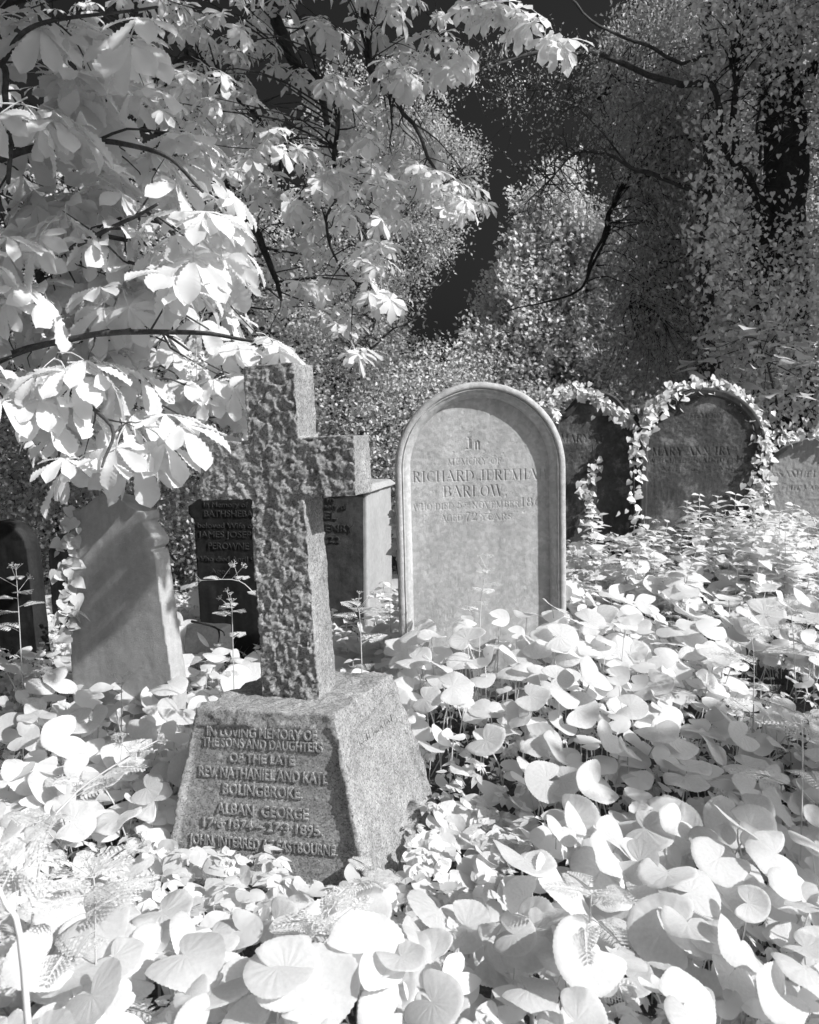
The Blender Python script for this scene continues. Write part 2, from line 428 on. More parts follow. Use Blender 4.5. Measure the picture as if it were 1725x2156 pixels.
# ------------------------------------------------------------------ stroke lettering with serifs (cut letters)
TH, TN = 0.085, 0.03
def _ln(*p, w=TH): return [(x, y, w) for x, y in p]
def _sf(x, y): return [(x - .13, y, TN), (x + .13, y, TN)]
def _st(x, a=0, b=1, s=(1, 1)):
    r = [_ln((x, a), (x, b))]
    if s[0]: r.append(_sf(x, a))
    if s[1]: r.append(_sf(x, b))
    return r
def _arc(cx, cy, rx, ry, a0, a1, n=14, heavy=1.0):
    o = []
    for k in range(n + 1):
        a = math.radians(a0 + (a1 - a0) * k / n)
        o.append((cx + rx * math.cos(a), cy + ry * math.sin(a), TN + (TH * heavy - TN) * abs(math.cos(a)) ** 1.6))
    return o
def _th(*p): return _ln(*p, w=TN)
GL = {
 'A': (.86, [_th((.08, 0), (.42, 1)), _ln((.42, 1), (.78, 0)), _th((.2, .35), (.64, .35)), _sf(.08, 0), _sf(.78, 0)]),
 'B': (.74, _st(.18) + [_arc(.4, .75, .24, .25, 90, -90), _arc(.4, .26, .3, .26, 90, -90), _th((.18, 1), (.4, 1)), _th((.18, .5), (.4, .5)), _th((.18, 0), (.4, 0))]),
 'C': (.8, [_arc(.44, .5, .36, .5, 45, 315, 22), _th((.7, .7), (.72, 1)), _th((.7, .15), (.74, .3))]),
 'D': (.84, _st(.18) + [_arc(.38, .5, .4, .5, 90, -90, 18), _th((.18, 1), (.38, 1)), _th((.18, 0), (.38, 0))]),
 'E': (.7, _st(.18) + [_th((.18, 1), (.6, 1), (.62, .78)), _th((.18, .52), (.46, .52)), _th((.46, .4), (.46, .64)), _th((.18, 0), (.62, 0), (.65, .25))]),
 'F': (.66, _st(.18) + [_th((.18, 1), (.6, 1), (.62, .78)), _th((.18, .5), (.46, .5)), _th((.46, .38), (.46, .62))]),
 'G': (.86, [_arc(.44, .5, .36, .5, 45, 315, 22), _th((.7, .7), (.72, 1)), _ln((.72, .05), (.72, .42)), _sf(.72, .44)]),
 'H': (.9, _st(.18) + _st(.72) + [_th((.18, .5), (.72, .5))]),
 'I': (.4, _st(.2)),
 'J': (.55, [_ln((.34, .12), (.34, 1)), _sf(.34, 1), _arc(.2, .12, .14, .14, 0, -170, 8), [(.07, .12, .07), (.08, .13, .07)]]),
 'K': (.84, _st(.18) + [_th((.18, .4), (.66, 1)), _ln((.34, .56), (.72, 0)), _sf(.68, 1), _sf(.74, 0)]),
 'L': (.68, _st(.18) + [_th((.18, 0), (.6, 0), (.63, .28))]),
 'M': (1.06, [_th((.16, 0), (.16, 1)), _ln((.16, 1), (.5, .05)), _th((.5, .05), (.86, 1)), _ln((.86, 1), (.86, 0)), _sf(.16, 0), _sf(.86, 0), _sf(.12, 1), _sf(.88, 1)]),
 'N': (.9, [_th((.16, 0), (.16, 1)), _ln((.16, 1), (.74, 0)), _th((.74, 0), (.74, 1)), _sf(.16, 0), _sf(.12, 1), _sf(.74, 1)]),
 'O': (.86, [_arc(.43, .5, .36, .5, 0, 360, 28)]),
 'P': (.7, _st(.18) + [_arc(.38, .74, .26, .26, 90, -90), _th((.18, 1), (.38, 1)), _th((.18, .48), (.38, .48))]),
 'R': (.8, _st(.18) + [_arc(.38, .75, .26, .25, 90, -90), _th((.18, 1), (.38, 1)), _th((.18, .5), (.4, .5)), _ln((.42, .5), (.7, 0)), _sf(.72, 0)]),
 'S': (.62, [[(.5, .84, TN), (.42, .96, TN), (.3, 1, TN), (.16, .93, .05), (.1, .78, .07), (.16, .63, TH), (.32, .52, TH), (.46, .4, TH), (.52, .24, .07), (.46, .07, .05), (.3, 0, TN), (.16, .04, TN), (.1, .2, TN)], _th((.5, .75), (.52, 1)), _th((.09, 0), (.1, .26))]),
 'T': (.74, _st(.37, s=(1, 0)) + [_th((.06, .76), (.08, 1), (.66, 1), (.68, .76))]),
 'U': (.86, [_ln((.18, .3), (.18, 1)), _arc(.44, .3, .26, .3, 180, 360, 12, .6), _th((.7, .3), (.7, 1)), _sf(.18, 1), _sf(.7, 1)]),
 'V': (.84, [_ln((.1, 1), (.42, 0)), _th((.42, 0), (.74, 1)), _sf(.1, 1), _sf(.74, 1)]),
 'W': (1.2, [_ln((.1, 1), (.36, 0)), _th((.36, 0), (.6, 1)), _ln((.6, 1), (.84, 0)), _th((.84, 0), (1.08, 1)), _sf(.1, 1), _sf(.6, 1), _sf(1.08, 1)]),
 'Y': (.82, [_ln((.1, 1), (.42, .48)), _th((.42, .48), (.72, 1)), _ln((.42, 0), (.42, .48)), _sf(.1, 1), _sf(.72, 1), _sf(.42, 0)]),
 'Z': (.7, [_th((.1, .8), (.1, 1), (.6, 1)), _ln((.6, 1), (.1, 0)), _th((.1, 0), (.6, 0), (.62, .22))]),
 '.': (.3, [[(.14, .06, .09), (.15, .06, .09)]]), ',': (.3, [[(.14, .06, .09), (.1, -.14, .03)]]), '·': (.4, [[(.2, .4, .08), (.21, .4, .08)]]),
 '1': (.45, _st(.24, s=(1, 0)) + [_th((.24, 1), (.1, .86))]),
 '2': (.66, [_arc(.32, .74, .22, .26, 170, -30, 12), [(.51, .6, TH), (.34, .32, .05), (.1, 0, TN)], _ln((.1, .03), (.56, .03), w=.07), _th((.56, .03), (.6, .24))]),
 '3': (.62, [_arc(.28, .76, .2, .24, 160, -90, 12), _arc(.28, .27, .24, .27, 90, -160, 12)]),
 '4': (.7, [_th((.44, 1), (.06, .3), (.64, .3)), _ln((.44, 0), (.44, 1)), _sf(.44, 0)]),
 '5': (.62, [_ln((.16, .97), (.54, .97), w=.06), _th((.16, .97), (.13, .55)), _arc(.28, .31, .24, .31, 130, -150, 14)]),
 '6': (.66, [[(.54, .9, TN), (.44, 1, TN), (.26, .88, .06), (.14, .6, TH), (.12, .35, TH)], _arc(.34, .31, .22, .31, 0, 360, 18)]),
 '7': (.64, [_ln((.1, .97), (.56, .97), w=.07), [(.56, .97, TN), (.36, .5, .06), (.28, 0, TH)], _th((.1, .97), (.08, .76))]),
 '8': (.66, [_arc(.33, .76, .2, .24, 0, 360, 18), _arc(.33, .27, .25, .27, 0, 360, 18)]),
 '9': (.66, [_arc(.32, .69, .22, .31, 0, 360, 18), [(.54, .65, TH), (.5, .35, TH), (.38, .1, .06), (.2, 0, TN), (.12, .1, TN)]]),
 '0': (.66, [_arc(.33, .5, .24, .5, 0, 360, 22)]),
 # black letter pair for the heading
 '\x01': (.85, [_ln((.44, .1), (.44, .86), w=.10), _ln((.6, .1), (.6, .8), w=.05), [(.2, 1.06, .03), (.34, .98, .07), (.5, 1.0, .06), (.66, 1.1, .03)], [(.02, .0, .03), (.14, .1, .07), (.3, .04, .07), (.5, .06, .05)]]),
 '\x02': (.7, [_ln((.16, .04), (.16, .6), w=.085), [(.16, .6, .03), (.34, .7, .07), (.46, .6, .085)], _ln((.48, .04), (.48, .6), w=.085), [(.42, .06, .05), (.6, .0, .03)], [(.08, .06, .04), (.24, .0, .03)]]),
}
def line_width(s, gap=.1): return sum((.45 if c == ' ' else GL[c][0] + gap) for c in s)

def text_strokes(lines):
    """lines: (text, centre x, base z, cap height, width or None) -> strokes in metres"""
    out = []
    for text, xc, z, cap, width in lines:
        w = line_width(text) * cap
        kx = width / w if width else 1.0
        x = xc - w * kx / 2
        for c in text:
            if c == ' ': x += .45 * cap * kx; continue
            gw, strokes = GL[c]
            for s in strokes:
                out.append([(x + px * cap * kx, z + py * cap, hw * cap) for px, py, hw in s])
            x += (gw + .1) * cap * kx
    return out

def cut_map(X, Z, strokes, minhw=0.0019):
    D = np.zeros(X.shape)
    xs, zs = X[0], Z[:, 0]
    for s in strokes:
        for (x1, z1, w1), (x2, z2, w2) in zip(s[:-1], s[1:]):
            w1 = max(w1, minhw); w2 = max(w2, minhw); m = max(w1, w2)
            i0, i1 = np.searchsorted(xs, [min(x1, x2) - m, max(x1, x2) + m])
            j0, j1 = np.searchsorted(zs, [min(z1, z2) - m, max(z1, z2) + m])
            if i1 <= i0 or j1 <= j0: continue
            gx, gzv = X[j0:j1, i0:i1], Z[j0:j1, i0:i1]
            dx, dz = x2 - x1, z2 - z1
            t = np.clip(((gx - x1) * dx + (gzv - z1) * dz) / (dx * dx + dz * dz + 1e-12), 0, 1)
            d = np.hypot(gx - x1 - t * dx, gzv - z1 - t * dz)
            D[j0:j1, i0:i1] = np.maximum(D[j0:j1, i0:i1], np.clip(w1 + (w2 - w1) * t - d, 0, None))
    return D

# ------------------------------------------------------------------ stone builders
def remesh(V, F, voxel):
    me = bpy.data.meshes.new('tmp'); me.from_pydata([tuple(v) for v in V], [], [tuple(f) for f in F]); me.update()
    o = bpy.data.objects.new('tmp', me); col.objects.link(o)
    md = o.modifiers.new('r', 'REMESH'); md.mode = 'VOXEL'; md.voxel_size = voxel
    dg = bpy.context.evaluated_depsgraph_get()
    ev = o.evaluated_get(dg); em = ev.to_mesh()
    n = len(em.vertices)
    P = np.empty(n * 3, np.float32); em.vertices.foreach_get('co', P)
    N = np.empty(n * 3, np.float32); em.vertex_normals.foreach_get('vector', N)
    L = np.empty(len(em.loops), np.int32); em.loops.foreach_get('vertex_index', L)
    ev.to_mesh_clear()
    bpy.data.objects.remove(o); bpy.data.meshes.remove(me)
    return P.reshape(-1, 3).astype(float), N.reshape(-1, 3).astype(float), L.reshape(-1, 4)

def prism(outline, y0, y1):
    """outline (x,z) counter-clockwise seen from the front (-y)"""
    n = len(outline)
    V = [(x, y0, z) for x, z in outline] + [(x, y1, z) for x, z in outline]
    F = [list(range(n)), list(range(2 * n - 1, n - 1, -1))]
    for i in range(n):
        j = (i + 1) % n
        F.append([i, i + n, j + n, j])
    return V, F

def frustum(b, d, tb, td, h, z0=-0.25):
    k = z0 / h
    bb, dd = b + (b - tb) * -k, d + (d - td) * -k
    V = [(-bb / 2, -dd / 2, z0), (bb / 2, -dd / 2, z0), (bb / 2, dd / 2, z0), (-bb / 2, dd / 2, z0),
         (-tb / 2, -td / 2, h), (tb / 2, -td / 2, h), (tb / 2, td / 2, h), (-tb / 2, td / 2, h)]
    F = [(0, 3, 2, 1), (4, 5, 6, 7), (0, 1, 5, 4), (1, 2, 6, 5), (2, 3, 7, 6), (3, 0, 4, 7)]
    return V, F

def text_object(name, text, cap, width, extrude, mat, parent, M4, bold=0.0, label=None):
    cu = bpy.data.curves.new('t', 'FONT'); cu.body = text
    cu.size = 1.0; cu.extrude = extrude / cap * 0.7; cu.resolution_u = 3; cu.align_x = 'CENTER'; cu.offset = bold
    cu.bevel_depth = 0.012; cu.bevel_resolution = 0
    o = bpy.data.objects.new('t', cu); col.objects.link(o)
    dg = bpy.context.evaluated_depsgraph_get()
    me = bpy.data.meshes.new_from_object(o.evaluated_get(dg))
    bpy.data.objects.remove(o); bpy.data.curves.remove(cu)
    n = len(me.vertices); P = np.empty(n * 3, np.float32); me.vertices.foreach_get('co', P); P = P.reshape(-1, 3)
    w = P[:, 0].max() - P[:, 0].min()
    s = cap / 0.70
    kx = (width / w) if width else s
    P[:, 0] *= kx; P[:, 1] *= s; P[:, 2] *= s
    P[:, 0] -= (P[:, 0].max() + P[:, 0].min()) / 2
    me.vertices.foreach_set('co', P.ravel()); me.update()
    me.materials.clear(); me.materials.append(mat); me.name = name
    q = link(name, me, parent)
    q.matrix_local = M4
    return q

def outline_path(kind, w, h, n=48):
    """2-D path from the bottom left, over the top, to the bottom right"""
    r = w / 2
    pts = []
    if kind == 'arch':
        zs = h - r
        pts += [(-r, z) for z in np.linspace(0, zs, 14)[:-1]]
        pts += [(-r * math.cos(a), zs + r * math.sin(a)) for a in np.linspace(0, math.pi, n)]
        pts += [(r, z) for z in np.linspace(zs, 0, 14)[1:]]
    elif kind == 'segment':
        rise = w * 0.33; zs = h - rise; R = (r * r + rise * rise) / (2 * rise); a0 = math.asin(min(1, r / R))
        pts += [(-r, z) for z in np.linspace(0, zs, 14)[:-1]]
        pts += [(R * math.sin(a), h - R + R * math.cos(a)) for a in np.linspace(-a0, a0, n)]
        pts += [(r, z) for z in np.linspace(zs, 0, 14)[1:]]
    elif kind == 'ogee':
        sh = 0.62 * r
        zs = h - sh
        prof = [(-r, zs - .02), (-.93 * r, zs + .01), (-.80 * r, zs + .05 * r), (-.62 * r, zs + .22 * r), (-.42 * r, zs + .46 * r), (-.2 * r, zs + .59 * r), (0, zs + .62 * r)]
        up = spline([(a, 0, b) for a, b in prof], n // 2)[:, [0, 2]]
        pts += [(-r, z) for z in np.linspace(0, zs - .02, 14)[:-1]]
        pts += [tuple(p) for p in up]
        pts += [(-p[0], p[1]) for p in up[::-1][1:]]
        pts += [(r, z) for z in np.linspace(zs - .02, 0, 14)[1:]]
    return np.array(pts, float)

def path_normals(P):
    T = unit(np.gradient(P, axis=0))
    return np.stack([-T[:, 1], T[:, 0]], 1)     # outward for a path that runs clockwise over the top

def sweep(P, prof, mb):
    N = path_normals(P)
    prof = np.asarray(prof, float); m = len(prof); n = len(P)
    V = np.zeros((n, m, 3))
    V[:, :, 0] = P[:, None, 0] + N[:, None, 0] * prof[None, :, 0]
    V[:, :, 2] = P[:, None, 1] + N[:, None, 1] * prof[None, :, 0]
    V[:, :, 1] = prof[None, :, 1]
    i = np.arange(n - 1)[:, None] * m; j = np.arange(m - 1)[None, :]
    F = np.stack([i + j, i + m + j, i + m + j + 1, i + j + 1], -1).reshape(-1, 4)
    mb.add(V.reshape(-1, 3), F)
    return V

def rim_headstone(name, label, loc, rot, kind, w, h, t, rim, recess, lines, zr, cell, mats, profile, z0=-0.35, rough=0.0012, cutk=1.0):
    """headstone with a moulded rim round a sunk panel that carries the cut inscription"""
    root = thing(name, label, 'headstone', loc, rot)
    wi = w - 2 * rim; hi = h - rim
    P = outline_path(kind, wi, hi - z0, 64); P[:, 1] += z0
    mb = MB()
    sweep(P, [(s * rim, y) for s, y in profile], mb)
    # wear: move the stone's surface a little
    V = np.concatenate(mb.v); V += 0.0011 * np.stack([fbm(V * 14, 3, 3), fbm(V * 14, 3, 4), fbm(V * 14, 3, 6)], 1) + 0.006 * np.minimum(0, fbm(V * 20, 3, 7) + .75)[:, None] * np.array([0, -1, .3])
    mb.v = [V]
    mb.obj('rim', mats[0], root, smooth=True)
    # sunk panel
    zlo, zhi = zr
    zs = np.concatenate([np.arange(z0, zlo, cell * 3), np.arange(zlo, zhi, cell), np.arange(zhi, hi + 0.02, cell * 2)])
    xs = np.arange(-wi / 2 - 0.012, wi / 2 + 0.012, cell)
    X, Z = np.meshgrid(xs, zs)
    cut = cut_map(X, Z, text_strokes(lines)) if lines else np.zeros(X.shape)
    Q = np.stack([X, Z, np.zeros_like(X)], -1).reshape(-1, 3)
    nz = rough * 0.55 * fbm(Q * 60, 4, 8) + rough * 0.5 * fbm(Q * 5, 2, 9)
    w1, wv = worley(Q * 55, 21)
    pits = np.where(wv > 0.80 + 0.12 * ss(Q[:, 1], 0.5, 1.2), np.clip(0.4 - w1, 0, 1) * 0.006, 0)
    Y = recess - (nz.reshape(X.shape)) + np.minimum(cut * 1.35 * cutk, 0.0045) + pits.reshape(X.shape)
    poly = np.vstack([P + path_normals(P) * 0.008, [[wi / 2 + .01, z0 - .1], [-wi / 2 - .01, z0 - .1]]])
    nx = len(xs); i, j = np.meshgrid(np.arange(nx - 1), np.arange(len(zs) - 1)); a = (j * nx + i).ravel()
    F = np.stack([a, a + 1, a + nx + 1, a + nx], 1)
    C = np.stack([X, Z], -1).reshape(-1, 2)[F].mean(1)
    F = F[in_poly(C[:, 0], C[:, 1], [tuple(p) for p in poly])]
    V = np.stack([X, Y, Z], -1).reshape(-1, 3)
    used = np.unique(F); re = np.full(len(V), -1); re[used] = np.arange(len(used))
    mb = MB(); mb.add(V[used], re[F])
    mb.obj('inscription_panel', mats[1], root)
    # back
    O = outline_path(kind, w - 0.004, h - z0, 48); O[:, 1] += z0
    b = MB(); n = len(O)
    c = np.array([[0, t, z0 + (h - z0) * 0.4]])
    b.add(np.vstack([np.stack([O[:, 0], np.full(n, t), O[:, 1]], 1), c]), [[k, n, k + 1] for k in range(n - 1)])
    b.obj('back', mats[0], root, smooth=False)
    return root

def slab_headstone(name, label, loc, rot, outline, t, mat, voxel=0.008, amp=0.003, z0=-0.3, chip=0.004):
    root = thing(name, label, 'headstone', loc, rot)
    V, F = prism(outline, 0.0, t)
    P, N, L = remesh(V, F, voxel)
    d = amp * fbm(P * 9, 4, 31) + chip * np.minimum(0, vnoise(P * 22, 5) + 0.35)
    P = P + N * d[:, None]
    mb = MB(); mb.add(P, L)
    mb.obj('slab', mat, root)
    return root

def front_matrix(x, z, y=-0.001, tilt=0.0):
    return Matrix.Translation((x, y, z)) @ Matrix.Rotation(math.radians(90) + tilt, 4, 'X')

R_ = math.radians
# ------------------------------------------------------------------ granite cross monument
def build_cross():
    root = thing('cross_monument', 'rough granite cross on a tapering inscribed plinth among the leaves', 'grave cross', (-0.372, 2.915, 0.0), (0, R_(-3.0), R_(-14.5)))
    bw, bd, tw, td, h, SH = 0.775, 0.62, 0.51, 0.46, 0.61, 0.17
    V, F = frustum(bw, bd, tw, td, h)
    P, N, L = remesh(V, F, 0.0065)
    hw = lambda z: tw / 2 + (bw - tw) / 2 * (h - z) / h
    hd = lambda z: td / 2 + (bd - td) / 2 * (h - z) / h
    x, y, z = P.T
    base = 0.006 * fbm(P * 16, 4, 2) + 0.004 * fbm(P * 5, 2, 3)
    ch, cv = worley(P * 24, 4)
    base += 0.005 * (cv - 0.5)
    wob = 0.013 * fbm(np.stack([z * 9, np.zeros_like(z), np.zeros_like(z)], 1), 3, 12)
    wobx = 0.005 * fbm(np.stack([x * 12, np.zeros_like(z), np.zeros_like(z)], 1), 3, 13)
    front = ss(-N[:, 1], 0.5, 0.75)
    m_top = ss(0.553 + wobx - z, -0.004, 0.010)
    m_r = ss(hw(z) - 0.022 + wob * .8 - x, -0.003, 0.007)
    m_l = ss(x + hw(z) - 0.014, -0.014, 0.006)
    m_b = ss(z, -0.02, 0.05)
    rec = front * m_top * m_r * m_l * m_b
    side = ss(N[:, 0], 0.5, 0.75)
    wy = 0.012 * fbm(np.stack([y * 14, z * 5, np.zeros_like(z)], 1), 3, 14)
    s_top = ss(0.535 + 0.10 * (y) + wy - z, -0.003, 0.006)
    s_b = ss(hd(z) - 0.045 + wy - y, -0.003, 0.006); s_f = ss(y + hd(z) - 0.07 + wy, -0.02, 0.04)
    rec2 = side * s_top * s_b * s_f
    inset = rec * (0.009 + 0.013 * ss(0.55 - z, 0.0, 0.2)) + rec2 * 0.010
    calm = 1 - 0.86 * np.clip(rec + rec2, 0, 1)
    # small broken pocket low on the side face
    pk = side * ss(0.055 - np.hypot(y - 0.12, (z - 0.10) * 1.0), 0, 0.012) * 0.05
    fine = 0.0014 * fbm(P * 90, 3, 15)
    P = P + N * (base * calm - inset - pk + fine)[:, None]
    P[:, 0] += SH * P[:, 1]          # the block is not quite square in plan
    mb = MB(); mb.add(P, L)
    pl = mb.obj('plinth', M['granite'], root)
    slope = math.atan(((bd - td) / 2) / h)
    lines = [("IN LOVING MEMORY OF", .516, .434, .033), ("THE SONS AND DAUGHTERS", .478, .475, .032), ("OF THE LATE", .427, .258, .031),
             ("REV. NATHANIEL AND KATE", .370, .51, .037), ("BOLINGBROKE.", .314, .315, .036), ("ALBAN  GEORGE", .246, .365, .037),
             ("17·6·1874 – 27·3·1895.", .197, .475, .032), ("JOHN. INTERRED AT EASTBOURNE.", .134, .585, .035)]
    for t, zz, wd, cap in lines:
        yy = -(hd(zz)) + (0.0085 + 0.013 * float(ss(0.55 - zz, 0.0, 0.2))) / math.cos(slope)
        text_object('inscription_line', t, cap, wd * .94, 0.0045, M['granite_letter'], pl, front_matrix(-0.012 - SH * hd(zz), zz, yy, -slope), bold=0.012)
    # the side face: one readable worn line
    sx = math.atan(((bw - tw) / 2) / h)
    for t, zz, wd, cap in [("KATE MILICENT", .455, .27, .030)]:
        m4 = Matrix.Translation((hw(zz) - 0.0105 + SH * 0.02, 0.02, zz)) @ Matrix.Rotation(-math.atan(SH), 4, 'Z') @ Matrix.Rotation(-sx, 4, 'Y') @ Matrix.Rotation(R_(90), 4, 'Z') @ Matrix.Rotation(R_(90), 4, 'X')
        text_object('inscription_line', t, cap, wd, 0.004, M['granite_letter'], pl, m4, bold=0.005)
    # the cross itself
    a, s2, z0, zt, az0, az1, t = 0.098, 0.29, 0.585, 1.785, 1.325, 1.53, 0.09
    out = [(-a - .012, z0), (a + .012, z0), (a, az0), (s2, az0), (s2 + .004, az1), (a - .004, az1), (a - .006, zt), (-a + .006, zt), (-a + .004, az1), (-s2 - .004, az1), (-s2, az0), (-a, az0)]
    V, F = prism(out, -t, t)
    P, N, L = remesh(V, F, 0.0042)
    fr = ss(np.abs(N[:, 1]), 0.35, 0.8)
    Pw = P + .008 * np.stack([fbm(P * 30, 2, 81), fbm(P * 30, 2, 82), fbm(P * 30, 2, 83)], 1)
    w1, wv = worley(Pw * np.array([26, 26, 22]), 51); t1 = worley.tilt
    w2, wv2 = worley(Pw * 58 + 3, 53); t2 = worley.tilt
    w3, wv3 = worley(P * 120 + 9, 57)
    rockf = 0.007 * (wv - 0.5) + 0.020 * t1 + 0.005 * (wv2 - 0.5) + 0.009 * t2 + 0.0035 * (wv3 - 0.5) + 0.006 * fbm(P * np.array([20, 20, 26]), 5, 54, 0.62) - 0.004
    smooth = 0.0045 * fbm(P * 14, 5, 55) + 0.002 * (wv2 - 0.5)
    d = fr * rockf * 0.6 + (1 - fr) * smooth
    P = P + N * d[:, None]
    mb = MB(); mb.add(P, L)
    mb.obj('cross', M['granite'], root)
build_cross()

# ------------------------------------------------------------------ the arched pale headstone
PROF = [(-.02, .062), (0.0, .058), (.03, .050), (.10, .040), (.20, .027), (.30, .019), (.40, .0155), (.44, .0155), (.455, .008), (.50, .006), (.535, .008), (.55, .012), (.575, .012), (.59, .004), (.63, .0005), (.75, 0.0), (.88, .003), (.95, .010), (1.0, .022), (1.0, .06), (1.0, .11)]
def build_arched():
    d = 4.0; k = d / FPX
    base = U(1023, 1420, d)
    x0, y0 = base[0], base[1]
    zof = lambda y: U(1020, y, d)[2]
    lines = []
    for txt, xc, yb, capx, wpx in [("\x01\x02", 1007, 945, 25, 34), ("MEMORY OF", 1009, 976, 12.5, 114), ("RICHARD JEREMIAH", 1020, 1010, 21, 284), ("BARLOW,", 1010, 1043, 22, 138),
                                   ("WHO DIED", 921, 1069, 12.5, 86), ("5", 976, 1068, 16, 12), ("TH", 991, 1061, 5, 12), ("NOVEMBER", 1052, 1068, 12.5, 102), ("1867", 1134, 1067, 18, 62), ("AGED", 959, 1094, 12.5, 46), ("72", 1000, 1094, 17, 28), ("YEARS.", 1056, 1094, 12.5, 74)]:
        lines.append((txt, (xc - 1019) * k, zof(yb), capx * k, wpx * k))
    h = zof(806)
    root = rim_headstone('arched_headstone', 'pale round-arched headstone with moulded rim and crisp cut lettering', (x0, y0, 0), (R_(-0.5), R_(-1.4), R_(0.5)), 'arch', 0.815, h, 0.13, 0.074, 0.058,
                         lines, (zof(1105), zof(905)), 0.0024, (M['limestone'], M['limestone']), PROF, z0=-0.1)
build_arched()

# ------------------------------------------------------------------ headstones behind on the right
def zc(y, d, x=862): return U(x, y, d)[2]
def build_right_stones():
    dark = (M['brown_rim'], M['brown_stone'])
    prof2 = [(-.05, .035), (0, .03), (.1, .012), (.3, .004), (.45, .008), (.6, .002), (.8, .002), (.95, .012), (1, .03), (1, .11)]
    d = 5.6; k = d / FPX
    b = U(1474, 1250, d)
    f = lambda y: zc(y, d)
    L = []
    for txt, xc, yb, c, w in [("MEMORY", 1482, 880, 9, 70), ("OF", 1508, 908, 8, 18), ("MARY ANN IRV", 1455, 957, 16, 165), ("WHO DIED", 1405, 973, 9, 78), ("5", 1462, 975, 12, 12), ("AUGUST", 1507, 973, 9, 66), ("1899", 1567, 972, 13, 52), ("AGED 63 YEARS.", 1470, 990, 9, 160)]:
        L.append((txt, (xc - 1474) * k, f(yb), c * k, w * k))
    rim_headstone('arched_headstone', 'blackened round-topped headstone wreathed all over its arch in pale ivy', (b[0], b[1], 0), (R_(1), R_(-1.0), R_(-4)), 'arch', 256 * k, f(817), 0.12, 0.06, 0.03,
                  L, (f(1000), f(865)), 0.0042, dark, prof2, z0=0.0, rough=0.003, cutk=1.6)
    d = 5.75; k = d / FPX
    b = U(1243, 1250, d)
    f2 = lambda y: zc(y, d)
    L = [(t, (xc - 1243) * k, f2(yb), c * k, w * k) for t, xc, yb, c, w in [("MARY ST", 1215, 930, 15, 90), ("APRIL", 1236, 948, 8, 36), ("74 YEARS", 1244, 964, 11, 66)]]
    rim_headstone('ogee_headstone', 'dappled dark headstone with a curved ogee top, half hidden behind the pale arched stone', (b[0], b[1], 0), (R_(1), R_(0.5), R_(-4)), 'ogee', 176 * k, f2(824), 0.12, 0.045, 0.025,
                  L, (f2(975), f2(910)), 0.0042, dark, prof2, z0=0.0, rough=0.003, cutk=1.6)
    d = 5.9; k = d / FPX
    b = U(1706, 1200, d)
    f3 = lambda y: zc(y, d)
    L = [(t, (xc - 1706) * k, f3(yb), c * k, w * k) for t, xc, yb, c, w in [("SAMUEL FORD", 1700, 1003, 12, 140), ("DIED MARCH 5TH 18", 1712, 1030, 9, 130), ("ELIZABETH", 1660, 1083, 8, 80)]]
    rim_headstone('arched_headstone', 'grey round-topped headstone cut off by the right edge, mossy on top', (b[0], b[1], 0), (R_(1), R_(0), R_(-6)), 'segment', 184 * k, f3(922), 0.12, 0.02, 0.006,
                  L, (f3(1095), f3(985)), 0.0042, (M['grey_stone'], M['grey_stone']), prof2, z0=0.0, rough=0.003, cutk=1.5)
build_right_stones()

